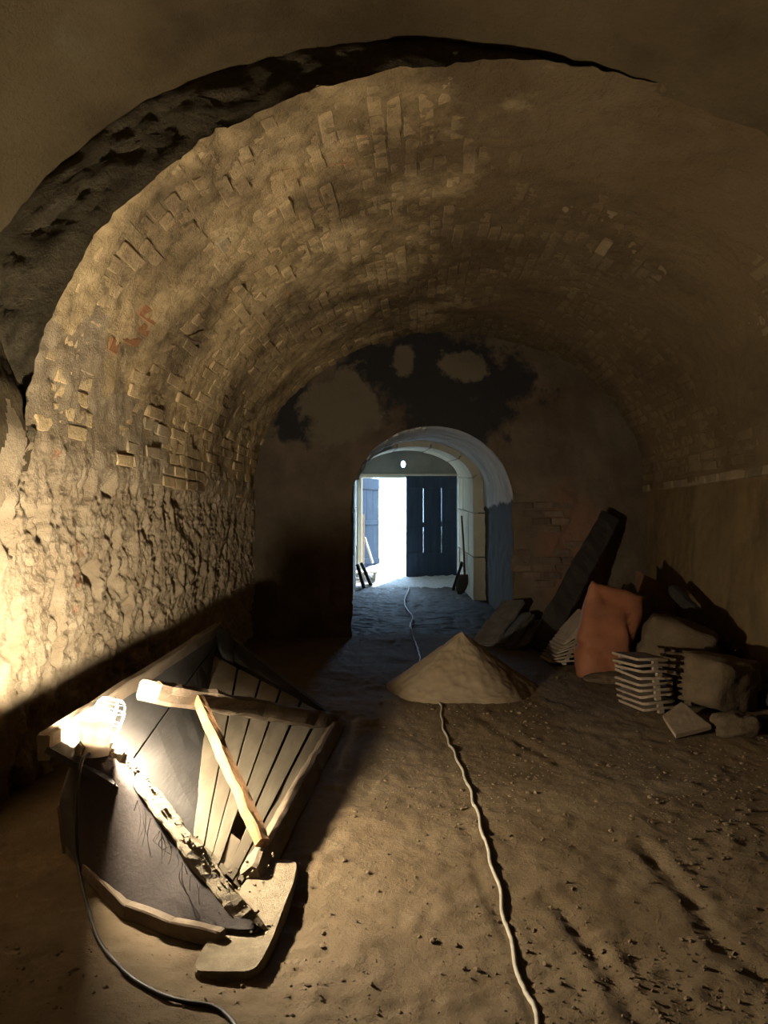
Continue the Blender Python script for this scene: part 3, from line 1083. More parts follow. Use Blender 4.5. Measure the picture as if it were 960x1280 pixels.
# tympanum with a round air hole
hc = U(504, 580, YD)
lint = 2.74
outl = []
for a in np.linspace(0, 2 * math.pi, 97)[:-1]:
    dx, dz = math.cos(a), math.sin(a)
    best = 9
    # clip against box sides and the arc
    for k in range(1, 400):
        r = k * 0.012
        xx, zz = hc[0] + dx * r, hc[2] + dz * r
        ok = zz > lint and -1.75 < xx < 1.4 and zz < 3.75
        if not ok:
            break
        best = r
    outl.append((a, best))
V = []
for yy in (YD, YD + 0.12):
    for a, r in outl:
        V.append([hc[0] + 0.055 * math.cos(a), yy, hc[2] + 0.085 * math.sin(a)])
        V.append([hc[0] + r * math.cos(a), yy, hc[2] + r * math.sin(a)])
Fc = []
n = len(outl)
for i in range(n):
    j = (i + 1) % n
    Fc += [[2 * i, 2 * j, 2 * j + 1, 2 * i + 1], [2 * n + 2 * i, 2 * n + 2 * i + 1, 2 * n + 2 * j + 1, 2 * n + 2 * j],
           [2 * i, 2 * n + 2 * i, 2 * n + 2 * j, 2 * j]]
struct(mk('wall_tympanum', V, Fc, M_tymp))
v, f = beam_geo((-1.8, YD + 0.0, lint - 0.03), (1.4, YD + 0.0, lint - 0.03), 0.10, 0.10, n=6)
struct(mk('trim_3', v, f, M_pale_wood))
# wall beside the doorway (outside the arch) so that no sky shows past the leaves
for xa, xb in ((1.02, 2.6),):
    struct(mk('wall_jamb', *slab_geo([[xa, YD + 0.1, -0.2], [xb, YD + 0.1, -0.2]], [[xa, YD + 0.1, 4.3], [xb, YD + 0.1, 4.3]], 0.25, 3, 3, 0), M_tymp))
struct(mk('wall_jamb', *slab_geo([[-2.9, YD + 0.1, -0.2], [-1.66, YD + 0.1, -0.2]], [[-2.9, YD + 0.1, 4.3], [-1.66, YD + 0.1, 4.3]], 0.25, 3, 3, 0), M_tymp))

# right leaf, closed: boards with open joints between the rails
def leaf(name, hinge, ang, width, z0, z1, sgn, joints=True):
    root = bpy.data.objects.new(name, None)
    COL.objects.link(root)
    root.location = hinge
    root['kind'] = 'structure'
    ORIGIN[root.name] = np.array(hinge, float)
    ux = np.array([math.cos(ang), math.sin(ang), 0]) * sgn
    uy = np.array([-math.sin(ang), math.cos(ang), 0])
    H = np.array(hinge, float)
    bw = [width * 0.34, width * 0.36, width * 0.30] if joints else [width / 4] * 4
    x = 0
    bw = bw[::-1]
    for i, b in enumerate(bw):
        gap = 0.0016 if joints else 0.004
        p0 = H + ux * (x + gap / 2) + np.array([0, 0, z0])
        p1 = H + ux * (x + b - gap / 2) + np.array([0, 0, z0])
        up = np.array([0, 0, z1 - z0])
        v, f = slab_geo([p0, p1], [p0 + up, p1 + up], 0.035, 3, 8, 0.002, i, direction=uy)
        mk('door_board', v, f, M_door if joints else M_door_out, root)
        x += b
    for zz, hh in ((z0 + 0.42, 0.72 if joints else 0.15), (z0 + (z1 - z0) * 0.55, 0.12), (z1 - 0.16, 0.30)):
        a = H + ux * 0.02 + np.array([0, 0, zz]) - uy * 0.05
        b = H + ux * (width - 0.02) + np.array([0, 0, zz]) - uy * 0.05
        v, f = beam_geo(a, b, 0.035, hh, n=4, rough=0.003)
        mk('rail', v, f, M_door if joints else M_door_out, root)
    return root
leaf('door_1', (1.02, YD - 0.10, 0.0), 0.0, 1.27, -0.02 + 0.02, 2.70, -1)
leaf('door_2', (-1.62, YD + 0.25, 0.0), math.radians(62), 1.25, 0.1, 2.72, 1, False)
# frame post and cross rail at the left of the doorway
v, f = beam_geo((-1.42, YD + 0.05, -0.1), (-1.42, YD + 0.05, 2.72), 0.12, 0.12, up=(0, 1, 0), n=6)
struct(mk('trim_4', v, f, M_pale_wood))

# ground outside
XX, YY = np.meshgrid(np.linspace(-3.2, 3.2, 90), np.linspace(17.2, 23, 90), indexing='ij')
P = np.stack([XX.ravel(), YY.ravel(), np.zeros(XX.size)], 1)
P[:, 2] = floor_z(P) + 0.035 * np.abs(fbm(P, 9, 2, 240)) - 0.03 * np.clip((17.5 - P[:, 1]) / 0.3, 0, 1)
struct(mk('ground', P, grid_faces(90, 90, True), M_gravel, smooth=True))
struct(mk('ground', [[-60, 22.8, 0.55], [60, 22.8, 0.55], [60, 90, 0.55], [-60, 90, 0.55]], [[0, 1, 2, 3]], M_gravel))
struct(mk('ground', [[-60, 19.2, 0.22], [-3.1, 19.2, 0.22], [-3.1, 22.9, 0.52], [-60, 22.9, 0.52]], [[0, 1, 2, 3]], M_gravel))
struct(mk('ground', [[3.1, 19.2, 0.22], [60, 19.2, 0.22], [60, 22.9, 0.52], [3.1, 22.9, 0.52]], [[0, 1, 2, 3]], M_gravel))

pd = bpy.data.lights.new('doorway_portal', 'AREA')
pd.shape = 'RECTANGLE'
pd.size, pd.size_y = 1.6, 2.8
pd.cycles.is_portal = True
po = bpy.data.objects.new('doorway_portal', pd)
COL.objects.link(po)
po.location = (-0.9, YD + 0.2, 1.4)
po.rotation_euler = Vector((0, -1, 0)).to_track_quat('-Z', 'Z').to_euler()

# things by the doorway
t = thing('orange_board', (-1.50, 18.95, 0.2), 'upright raw orange board standing outside the left door frame', 'board')
v, f = slab_geo([U(440, 706, 19.0), U(455, 706, 19.0)], [U(440, 643, 19.0), U(455, 643, 19.0)], 0.04, 3, 6, 0.001, direction=(0, -1, 0))
mk('panel', v, f, M_orange_wood, t)
v, f = beam_geo(U(456, 672, 18.95), U(466, 704, 18.8), 0.05, 0.05, n=5, rough=0.002)
mk('strut', v, f, M_pale_wood, t)
c = U(460, 710, 18.2)
t = thing('wooden_pallet', (c[0], c[1], fz(c[0], c[1])), 'low pale wooden pallet on the gravel inside the open door gap', 'pallet')
zb = fz(c[0], c[1])
for k in range(4):
    v, f = beam_geo((c[0] - 0.40, c[1] - 0.3 + k * 0.2, zb + 0.17), (c[0] + 0.25, c[1] - 0.3 + k * 0.2, zb + 0.17), 0.15, 0.025, n=4, rough=0.002)
    mk('slat', v, f, M_pale_wood, t)
for k in range(3):
    xx = c[0] - 0.36 + k * 0.27
    v, f = beam_geo((xx, c[1] - 0.38, zb + 0.08), (xx, c[1] + 0.38, zb + 0.08), 0.06, 0.155, n=4, rough=0.002)
    mk('runner', v, f, M_pale_wood, t)
for k, (p0, p1, lab) in enumerate(((U(455, 737, 16.9), U(447, 706, 17.0), 'dark board leaning by the left jamb of the passage, the front one of two'),
                                   (U(464, 734, 17.4), U(452, 704, 17.5), 'dark board leaning by the left jamb of the passage, the rear one of two'))):
    p0[2] = fz(p0[0], p0[1]) + 0.02
    v, f = beam_geo(p0, p1, 0.07, 0.22, up=(0, 1, 0), n=6, rough=0.004, seed=k)
    tag(mk('leaning_board', v, f, M_black_wood), lab, 'board', 'dark boards left in the passage')
p0, p1 = U(566, 738, 16.6), U(577, 704, 17.0)
p0[2] = 0.03
v, f = slab_geo([p0, p1], [p0 + [0.10, 0.05, 0.0], p1 + [0.10, 0.05, 0.0]], 0.05, 8, 3, 0.003, 4)
v2, f2 = beam_geo(p0 + [0, -0.08, 0], p1 + [0, -0.08, 0], 0.05, 0.16, up=(0.2, 1, 0), n=6)
tag(mk('leaning_board', v2, f2, M_black_wood), 'dark board leaning by the right pilaster next to the shovel', 'board')
t = thing('shovel', U(578, 738, 15.6), 'long handled shovel leaning on the right pilaster of the passage', 'shovel')
a, b = U(581, 722, 15.7), U(577, 645, 16.1)
v, f = tube_geo(smooth_path([a, (a + b) / 2 + [0.01, 0, 0], b], 5), 0.021, 8)
mk('handle', v, f, M_timber, t, True)
n = 12
A_, B_ = [], []
for k in range(n):
    s = k / (n - 1)
    wd = 0.13 * math.sin(math.pi * (0.16 + 0.80 * s)) ** 0.5
    c = U(580, 718, 15.7) + (np.array([U(575, 741, 15.5)[0], 15.5, 0.03]) - U(580, 718, 15.7)) * s
    A_.append(c + [-wd, 0.02, 0])
    B_.append(c + [wd, 0.02, 0])
v, f = slab_geo(A_, B_, 0.012, 12, 7, 0)
v = np.array(v)
mk('blade', v, f, M_slate, t, True)

# ------------------------------------------------------------------ cables
pts = [(676, 1300), (668, 1262), (655, 1232), (644, 1196), (632, 1150), (624, 1110), (608, 1060), (600, 1030), (589, 992), (576, 958), (563, 928), (553, 903)]
path = [UF(a, b) for a, b in pts]
path += [np.array([0.2, 6.1, 0]), np.array([0.12, 6.9, 0]), np.array([0.06, 7.6, 0])]
path += [UF(a, b) for a, b in ((525, 823), (521, 808), (513, 790), (516, 776), (508, 764), (506, 752), (510, 742), (512, 736))]
Q = smooth_path(path, 8)
Q[:, 0] += 0.006 * np.sin(Q[:, 1] * 17)
zc = floor_z(Q)
inpass = Q[:, 1] > 9.8
Q[:, 2] = zc + np.where(inpass, 0.05, 0.006)
v, f = tube_geo(Q, np.where(Q[:, 1] < 7.5, 0.0088, 0.014), 8)
tag(mk('power_cable', v, f, M_cable_white, smooth=True), 'dusty pale cable running along the earth floor and past the sand heap', 'cable')

# ------------------------------------------------------------------ sand heap
NR, NA = 60, 160
cxs, cys = 0.42, 6.75
V = []
for i in range(NR):
    r = (i / (NR - 1)) ** 0.8
    for k in range(NA):
        a = 2 * math.pi * k / NA
        V.append([r, a, 0])
V = np.array(V)
rr, aa = V[:, 0], V[:, 1]
R = 0.72 * (1 + 0.06 * np.sin(2 * aa + 1.0) + 0.04 * np.sin(5 * aa))
X = cxs + rr * R * np.cos(aa)
Y = cys + rr * R * np.sin(aa)
base = floor_z(np.stack([X, Y, 0 * X], 1))
h = 0.55 * (np.sqrt((1 - rr) ** 2 + 0.0016) - 0.04)
P = np.stack([X, Y, base + h - 0.03], 1)
P[:, 2] += 0.006 * fbm(P, 7, 3, 400) * (1 - rr) + 0.003 * fbm(P, 30, 2, 404)
Fc = []
for i in range(NR - 1):
    for k in range(NA):
        k2 = (k + 1) % NA
        Fc.append([i * NA + k, (i + 1) * NA + k, (i + 1) * NA + k2, i * NA + k2])
Fc.append([k for k in range(NA)])
tag(mk('sand_heap', P, Fc, M_sand, smooth=True), 'smooth cone of sand heaped on the floor before the passage', 'sand')

# ------------------------------------------------------------------ the wooden hopper at the left
H0 = np.array([-1.0, 3.6, 0.0])
hop = thing('wooden_hopper', H0, 'big old timber hopper tipped along the left wall, its inner planks showing', 'hopper')
# end panel, bulging, facing the camera
top = [U(82, 1005, 3.36), U(97, 944, 3.16), U(146, 946, 3.23), U(235, 1060, 2.96), U(323, 1172, 2.66)]
bot = [U(84, 1062, 3.46), U(118, 1108, 3.10), U(160, 1158, 2.83), U(215, 1174, 2.71), U(322, 1184, 2.64)]
for q in bot:
    q[2] = max(q[2], 0.02)
v, f = slab_geo(top, bot, 0.03, 30, 10, 0.004, 5)
mk('end_panel', v, f, M_dark_panel, hop, True)
def hb(name, a, b, w_, h_, mat, up=(0, 0, 1), **k):
    v, f = beam_geo(a, b, w_, h_, up, **k)
    return mk(name, v, f, mat, hop)
# dusty sloping rim from the lamp down to the floor
rim = hb('end_rim', U(147, 942, 3.26), U(322, 1176, 2.66) + np.array([0, 0, 0.01]), 0.072, 0.05, M_crust, up=(0.05, -0.45, 0.85), n=40, rough=0.010, seed=3)
hb('end_rim', U(154, 946, 3.22), U(96, 938, 3.22), 0.045, 0.05, M_crust, n=8, rough=0.004, seed=4)
hb('end_rim', U(108, 928, 3.15), U(82, 1010, 3.36), 0.045, 0.05, M_crust, up=(-0.3, -1, 0.2), n=12, rough=0.006, seed=5)
hb('end_rim', U(82, 1004, 3.36), U(88, 1066, 3.40), 0.045, 0.06, M_timber, up=(-0.3, -1, 0.2), n=8, rough=0.005, seed=6)
bl = [U(82, 1052, 3.44), U(118, 1104, 3.08), U(160, 1152, 2.81), U(215, 1170, 2.69), U(276, 1184, 2.62)]
for a, b in zip(bl[:-1], bl[1:]):
    a, b = a.copy(), b.copy()
    a[2] = max(a[2], 0.035); b[2] = max(b[2], 0.035)
    hb('bottom_rail', a, b + (b - a) * 0.04, 0.04, 0.06, M_timber, n=6, rough=0.004, seed=8)
# side boards towards the wall and their rim
rimL0, rimL1 = np.array([-1.57, 3.12, 0.555]), U(273, 788, 6.0)
nl, nr = U(238, 1052, 3.15), U(300, 1110, 3.02)
fl, fr = U(262, 822, 5.7), U(420, 906, 5.50)
midn, midf = nl * 0.45 + rimL0 * 0.55, fl * 0.45 + rimL1 * 0.55
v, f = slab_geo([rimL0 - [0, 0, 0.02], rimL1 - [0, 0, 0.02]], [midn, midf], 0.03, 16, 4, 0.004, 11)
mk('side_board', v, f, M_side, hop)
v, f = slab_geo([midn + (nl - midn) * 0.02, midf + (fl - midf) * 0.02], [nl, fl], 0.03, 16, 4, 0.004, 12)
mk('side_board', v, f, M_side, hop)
hb('side_rim', rimL0, rimL1, 0.06, 0.12, M_timber, n=24, rough=0.006, seed=13)
# long planks of the inside, fanning out towards the far end
nP = 6
fra = [0, 0.22, 0.40, 0.56, 0.72, 0.87, 1.0]
for k in range(nP):
    a, b = fra[k] + 0.008, fra[k + 1] - 0.012
    N0, N1 = nl + (nr - nl) * a, nl + (nr - nl) * b
    G0, G1 = fl + (fr - fl) * a, fl + (fr - fl) * b
    spans = [(0.0, 1.0)] if k != 3 else [(0.0, 0.10), (0.19, 1.0)]
    for s0, s1 in spans:
        lift = np.array([0, 0, random.uniform(-0.006, 0.01)])
        v, f = slab_geo([N0 + (G0 - N0) * s0 + lift, N0 + (G0 - N0) * s1 + lift], [N1 + (G1 - N1) * s0 + lift, N1 + (G1 - N1) * s1 + lift], 0.028, 14, 4, 0.003, 20 + k)
        v = np.array(v)
        mk('plank', v, f, M_plank, hop)
# far end: board, post
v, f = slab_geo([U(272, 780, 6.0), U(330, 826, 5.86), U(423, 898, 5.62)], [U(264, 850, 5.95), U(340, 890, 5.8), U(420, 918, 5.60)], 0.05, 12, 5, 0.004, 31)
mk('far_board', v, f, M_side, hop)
p = U(280, 786, 5.84)
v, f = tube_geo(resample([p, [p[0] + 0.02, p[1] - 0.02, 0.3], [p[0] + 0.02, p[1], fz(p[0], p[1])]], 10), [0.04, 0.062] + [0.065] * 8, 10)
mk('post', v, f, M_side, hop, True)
# triangular brace frame: crossbar, long sill on the floor, diagonal
cb0, cb1 = U(184, 863, 3.70), U(419, 903, 5.50)
hb('crossbar', cb0, cb1, 0.125, 0.115, M_timber, up=(0.1, 0.1, 1), n=26, rough=0.010, seed=41, chamf=0.16)
sl0, sl1 = U(309, 1104, 3.06), U(421, 903, 5.60)
hb('sill_beam', sl0, sl1, 0.13, 0.11, M_timber, up=(-0.6, 0, 1), n=26, rough=0.010, seed=43, chamf=0.14)
b0, b1 = U(248, 872, 4.00), U(328, 1054, 3.22)
hb('brace', b0, b1, 0.055, 0.055, M_timber_red, up=(0.6, -0.2, 0.8), n=22, rough=0.007, seed=45)
# dusty crumbs caked on the sill end and hanging cobwebs under the rim
parts = []
for k in range(220):
    s = random.random() ** 1.6
    c = sl0 + (sl1 - sl0) * 0.02 + np.array([random.gauss(0, 0.045), random.gauss(-0.02, 0.05), random.gauss(0.005, 0.035)])
    if k > 120:
        s = random.random()
        c = U(147, 940, 3.26) * (1 - s) + U(322, 1172, 2.66) * s + np.array([random.gauss(0, 0.018), random.gauss(0, 0.018), 0.018 + abs(random.gauss(0, 0.006))])
    r = random.uniform(0.003, 0.009)
    parts.append(rock_geo(c, r, r, r * 0.8, k, 1, 0.3))
V, Fc = join(parts)
o = mk('caked_crumbs', V, Fc, M_crust, hop)
o['kind'] = 'stuff'
parts = []
for k in range(30):
    s = 0.25 + 0.7 * random.random() if k < 30 else random.random()
    if k < 30:
        c = U(144, 934, 3.05) * (1 - s) + U(322, 1178, 2.655) * s + np.array([-0.03, -0.03, -0.02])
    elif k < 40:
        c = cb0 + (cb1 - cb0) * s * 0.25 + np.array([0, -0.06, -0.05])
    else:
        c = cb0 + (cb1 - cb0) * s * 0.2 + np.array([0, -0.02, 0.13])
    L_ = random.uniform(0.03, 0.17) * (0.6 if k >= 30 else 1)
    q = [c, c + [random.gauss(0, 0.01), random.gauss(0, 0.005), -L_ * 0.5], c + [random.gauss(0, 0.02), random.gauss(0, 0.01), -L_]]
    if q[2][2] < 0.03:
        continue
    parts.append(tube_geo(smooth_path(q, 4), random.uniform(0.0008, 0.0018), 4))
V, Fc = join(parts)
o = mk('hanging_cobwebs', V, Fc, M_cobweb, hop)
o['kind'] = 'stuff'

# slab under the hopper corner
c0, c1 = np.array([-0.615, 2.45, 0.0]), np.array([-0.60, 3.20, 0.0])
NS = 40
outl = []
for a in np.linspace(0, 2 * math.pi, NS, endpoint=False):
    e = 5
    ca, sa = math.cos(a), math.sin(a)
    xx = 0.105 * np.sign(ca) * abs(ca) ** (2 / e)
    yy = 0.41 * np.sign(sa) * abs(sa) ** (2 / e)
    outl.append((-0.607 + xx + 0.01 * yy - (0.045 if (xx < 0 and yy < 0) else 0) * abs(yy) / 0.4, 2.83 + yy))
V = []
for zz, sc in ((-0.02, 1.0), (0.028, 1.0), (0.036, 0.96)):
    for (xx, yy) in outl:
        V.append([-0.607 + (xx + 0.607) * sc, 2.83 + (yy - 2.83) * (1 - (1 - sc) * 0.25), zz + fz(-0.6, 2.6)])
V = np.array(V)
V[:, :2] += np.stack([vn(V * 18, 4), vn(V * 18, 5)], 1) * 0.005
Fc = []
for l in range(2):
    for k in range(NS):
        k2 = (k + 1) % NS
        Fc.append([l * NS + k, l * NS + k2, (l + 1) * NS + k2, (l + 1) * NS + k])
Fc.append([2 * NS + k for k in range(NS)])
tag(mk('flat_slab', V, Fc, M_crust), 'flat dusty slab with rounded corners under the near corner of the hopper', 'slab')

# ------------------------------------------------------------------ caged work lamp on the hopper rim
LD = 3.20
lamp = thing('caged_work_lamp', U(122, 940, LD), 'lit caged work lamp standing on the top corner of the hopper', 'lamp')
axd = U(140, 878, LD + 0.02) - U(118, 940, LD - 0.02)
axd /= np.linalg.norm(axd)
e1 = np.cross(axd, [0, 1, 0]); e1 /= np.linalg.norm(e1)
e2 = np.cross(axd, e1)
base = U(122, 931, LD)
v, f = tube_geo([base - axd * 0.035, base - axd * 0.03, base + axd * 0.03, base + axd * 0.034], [0.040, 0.060, 0.060, 0.04], 20)
mk('socket', v, f, M_socket, lamp, False)
v, f = tube_geo([base + axd * 0.03, base + axd * 0.05], [0.02, 0.018], 12)
mk('bulb_cap', v, f, M_wire, lamp, True)
V, Fc = ico(3)
V = V.copy()
k = np.clip(-V[:, 2], 0, 1)
V[:, :2] *= (1 - 0.45 * k)[:, None]
V = V * np.array([0.028, 0.028, 0.036])
V = np.outer(V[:, 0], e1) + np.outer(V[:, 1], e2) + np.outer(V[:, 2], axd) + base + axd * 0.112
mk('bulb', V, Fc, M_bulb, lamp, True)
# milky half shade added to darken the floor and hopper end before the lamp
SA, SB = [], []
for a in np.linspace(math.radians(160), math.radians(332), 28):
    rd = np.array([math.cos(a), math.sin(a), 0])
    SA.append(base + rd * 0.082 + [0.01, 0.0, 0.122])
    SB.append(base + rd * 0.066 + [0.0, 0.0, -0.035])
v, f = slab_geo(SA, SB, 0.003, 28, 4, 0)
mk('added_half_shade', v, f, M_shade, lamp, True)
cage = []
CR = 0.068
for k in range(8):
    a = 2 * math.pi * k / 8
    rd = math.cos(a) * e1 + math.sin(a) * e2
    cage.append(tube_geo(smooth_path([base + axd * 0.02 + rd * 0.058, base + axd * 0.06 + rd * CR, base + axd * 0.15 + rd * CR, base + axd * 0.195 + rd * 0.05, base + axd * 0.205 + rd * 0.0], 5), 0.0022, 5))
for hgt, rr in ((0.05, 0.066), (0.10, CR), (0.15, CR), (0.188, 0.055)):
    ring = [base + axd * hgt + (math.cos(a) * e1 + math.sin(a) * e2) * rr for a in np.linspace(0, 2 * math.pi, 33)]
    cage.append(tube_geo(ring, 0.0022, 5))
V, Fc = join(cage)
mk('wire_cage', V, Fc, M_wire, lamp, True)
q = [base - axd * 0.03, U(102, 952, 3.06), U(96, 1010, 3.06), U(97, 1075, 3.04)]
g = [UF(112, 1150), UF(124, 1182), UF(142, 1210), UF(165, 1230), UF(200, 1250), UF(230, 1259), UF(262, 1262), UF(280, 1270), UF(296, 1290), UF(310, 1330)]
for p in g:
    p[2] = fz(p[0], p[1]) + 0.008
Q = smooth_path(q + g, 8)
v, f = tube_geo(Q, 0.0075, 8)
mk('lamp_cable', v, f, M_cable_black, lamp, True)

# ------------------------------------------------------------------ heap of materials along the right wall
def rot_box(c, l, wd, h, rz, rx=0.0, ry=0.0, cham=0.006, rough=0.003, seed=0):
    V, Fc = box_geo(l, wd, h, cham)
    M = np.array((Matrix.Rotation(rz, 3, 'Z') @ Matrix.Rotation(ry, 3, 'Y') @ Matrix.Rotation(rx, 3, 'X')))
    return V @ M.T + np.array(c), Fc

def tile_geo(seed=0):
    """a flat beaver-tail roof tile with a hanging nib at the back and a rounded tail"""
    n = 14
    pts = []
    for k in range(n):
        s = k / (n - 1)
        pts.append(s)
    L_, W_, T_ = 0.40, 0.30, 0.02
    out = [(-W_ / 2, L_ / 2), (-W_ / 2, -L_ / 2 + 0.05)]
    for a in np.linspace(math.pi, 2 * math.pi, 9)[1:-1]:
        out.append((W_ / 2 * math.cos(a), -L_ / 2 + 0.05 + 0.05 * math.sin(a)))
    out += [(W_ / 2, -L_ / 2 + 0.05), (W_ / 2, L_ / 2)]
    rr = random.Random(seed)
    V, Fc = [], []
    m = len(out)
    for zz in (-T_ / 2, T_ / 2):
        for (x_, y_) in out:
            V.append([x_ + rr.gauss(0, 0.003), y_ + rr.gauss(0, 0.003), zz + 0.012 * (1 - (2 * x_ / W_) ** 2)])
    Fc.append(list(range(m))[::-1])
    Fc.append([m + k for k in range(m)])
    for k in range(m):
        k2 = (k + 1) % m
        Fc.append([k, k2, m + k2, m + k])
    for xs in (-0.08, 0.08, 0.0):
        v, f = box_geo(0.05, 0.03, 0.030, 0.004)
        v = v + np.array([xs, (L_ / 2 - 0.03) if xs else (-L_ / 2 + 0.03), -T_ / 2 - 0.008])
        o = len(V)
        V += v.tolist()
        Fc += [[i + o for i in q] for q in f]
    return np.array(V), Fc

ordn = ['topmost', 'second', 'third', 'fourth', 'fifth', 'sixth', 'seventh', 'eighth', 'ninth', 'tenth', 'eleventh']
# front stack
base_p = np.array([1.86, 5.95, 0.0])
zb = fz(*base_p[:2])
NT = 9
for k in range(NT):
    V, Fc = tile_geo(k)
    M = np.array(Matrix.Rotation(0.28 + random.gauss(0, 0.05), 3, 'Z') @ Matrix.Rotation(random.gauss(0.02, 0.025), 3, 'Y') @ Matrix.Rotation(random.gauss(-0.02, 0.02), 3, 'X'))
    c = base_p + np.array([random.gauss(0, 0.012) - 0.004 * k, random.gauss(0, 0.012), zb + 0.035 + 0.0475 * k])
    o = mk('roof_tile', V @ M.T + c, Fc, M_tile)
    tag(o, '%s pale clay roof tile %s the front stack by the flat stone' % (ordn[NT - 1 - k], 'of' if k == NT - 1 else 'down in'), 'tile', 'roof tiles in the front stack')
# rear, fanned stack
base_p = np.array([1.38, 7.95, 0.0])
zb = fz(*base_p[:2])
NB = 10
for k in range(NB):
    V, Fc = tile_geo(40 + k)
    tl = -0.03 - 0.085 * k
    M = np.array(Matrix.Rotation(0.15 + random.gauss(0, 0.04), 3, 'Z') @ Matrix.Rotation(tl, 3, 'Y'))
    c = base_p + np.array([0.16 + 0.008 * k, 0, zb + 0.04]) + np.array([0.0, 0, 0.044 * k]) + np.array([0.012 * k, 0, 0.0])
    o = mk('roof_tile', V @ M.T + c, Fc, M_tile)
    lab = 'clay roof tile at the bottom of the fanned rear stack' if k == 0 else '%s clay roof tile up from the bottom of the fanned rear stack' % (ordn[k] if k < NB - 1 else 'topmost')
    if k == NB - 1:
        lab = 'topmost and steepest clay roof tile of the fanned rear stack'
    tag(o, lab, 'tile', 'roof tiles in the fanned rear stack')

# pale flat stone leaning at the front of the tiles
v, f = slab_geo([U(829, 899, 5.55), U(852, 882, 5.75)], [U(845, 923, 5.16), U(889, 912, 5.28)], 0.03, 8, 8, 0.006, 51)
v = np.array(v)
lo = v[:, 2].min()
tag(mk('flat_stone', v, f, M_tile), 'pale flat stone lying propped before the front tile stack', 'stone')

# orange sack
n, m = 26, 48
V = []
for i in range(n):
    s = i / (n - 1)
    zz = 0.86 * s
    cxk = 1.82 + 0.20 * s ** 1.2
    hw = 0.245 + 0.03 * math.sin(math.pi * s) + 0.03 * s
    hd = 0.17 - 0.09 * s ** 2
    for k in range(m):
        a = 2 * math.pi * k / m
        ca, sa = math.cos(a), math.sin(a)
        e = 3.2
        V.append([cxk + hw * np.sign(ca) * abs(ca) ** (2 / e), 7.32 + 0.10 * s + hd * np.sign(sa) * abs(sa) ** (2 / e),
                  zz + (-0.09 * (ca) * s ** 2)])
V = np.array(V)
cen = np.array([1.85, 7.35, 0.4])
dr = V - cen
dr[:, 2] *= 0.2
dr /= np.linalg.norm(dr, axis=1)[:, None]
V = V + dr * (0.03 * fbm(V, 3.5, 3, 500) - 0.075 * np.clip(ridge(V * np.array([1, 1, 0.6]), 3.0, 503) - 0.8, 0, 1) * 3)[:, None]
V[:, 2] += fz(1.8, 7.3)
Fc = []
for i in range(n - 1):
    for k in range(m):
        k2 = (k + 1) % m
        Fc.append([i * m + k, i * m + k2, (i + 1) * m + k2, (i + 1) * m + k])
Fc.append([(n - 1) * m + k for k in range(m)])
Fc.append(list(range(m))[::-1])
tag(mk('rubble_sack', V, Fc, M_sack, smooth=True), 'full orange woven sack standing between the two tile stacks', 'sack')

# black leaning timber
v, f = beam_geo(U(672, 812, 8.55), U(763, 646, 9.62), 0.27, 0.09, up=(0.0, -1, 0.3), n=22, rough=0.014, seed=61, chamf=0.2)
tag(mk('leaning_timber', v, f, M_black_wood), 'long black timber leaning up against the end wall behind the sack', 'timber')
# slabs leaning right of the passage
sl = [((604, 806, 8.9), (642, 752, 9.65), 0.16), ((618, 808, 8.85), (650, 768, 9.6), 0.14), ((632, 810, 8.8), (655, 772, 9.6), 0.13),
      ((645, 812, 8.75), (664, 778, 9.6), 0.12), ((656, 812, 8.75), (690, 782, 9.6), 0.16)]
nm = ['leftmost dark slab leaning on the end wall right of the passage', 'second dark slab from the passage leaning on the end wall',
      'third dark slab from the passage leaning on the end wall', 'fourth dark slab from the passage leaning on the end wall',
      'dark slab leaning beside the foot of the black timber, last in the row']
for (a, b, wd), lab in zip(sl, nm):
    a, b = UF(*a[:2]), U(*b)
    a[2] = fz(a[0], a[1]) + 0.02
    v, f = beam_geo(a, b, 0.045, wd * 2.4, up=(0.75, -0.6, 0.2), n=8, rough=0.012, seed=int(a[0] * 100))
    tag(mk('leaning_slab', v, f, M_slate), lab, 'slab', 'dark slabs leaning beside the passage')
# dark brown board on the right wall
v, f = slab_geo([U(797, 714, 8.9), U(848, 740, 8.55)], [U(795, 765, 8.8), U(840, 770, 8.45)], 0.04, 6, 6, 0.003, 71)
v = np.array(v)
ext = v.copy()
v, f = slab_geo([U(797, 714, 8.9), U(848, 740, 8.55)], [U(795, 805, 8.7), U(838, 815, 8.3)], 0.04, 6, 10, 0.003, 71)
tag(mk('brown_board', v, f, M_brown_board), 'dark brown board standing tilted behind the rubble at the right wall', 'board')
# stones and timbers along the right wall
def rock(name, label, c, sx, sy, sz, seed, mat=M_stone, **k):
    v, f = rock_geo(c, sx, sy, sz, seed, 4, **k)
    v = np.array(v)
    v[:, 2] += fz(c[0], c[1]) - 0.03 - v[:, 2].min()
    return tag(mk(name, v, f, mat, smooth=True), label, 'stone')
rock('stone_block', 'big brown squared stone behind the flat stone and tile stack', (2.38, 6.0, 0.2), 0.31, 0.36, 0.25, 3, amp=0.12, box=0.75, rotz=0.5, tilt=0.12)
rock('stone_block', 'long sloping stone slab lying above the big brown stone', (2.42, 6.85, 0.2), 0.38, 0.30, 0.34, 8, amp=0.1, box=0.7, rotz=-0.3, tilt=0.25)
rock('rubble_stone', 'small brown stone on the floor right of the flat stone', (2.28, 5.28, 0.1), 0.17, 0.12, 0.10, 12, amp=0.2, box=0.5)
rock('rubble_stone', 'lumpy dark stone on the heap below the brown board', (2.30, 7.65, 0.3), 0.20, 0.18, 0.30, 14, amp=0.3)
rock('rubble_stone', 'rounded stone at the foot of the heap next to the orange sack', (2.27, 7.30, 0.1), 0.10, 0.13, 0.22, 17, M_slate, amp=0.3)
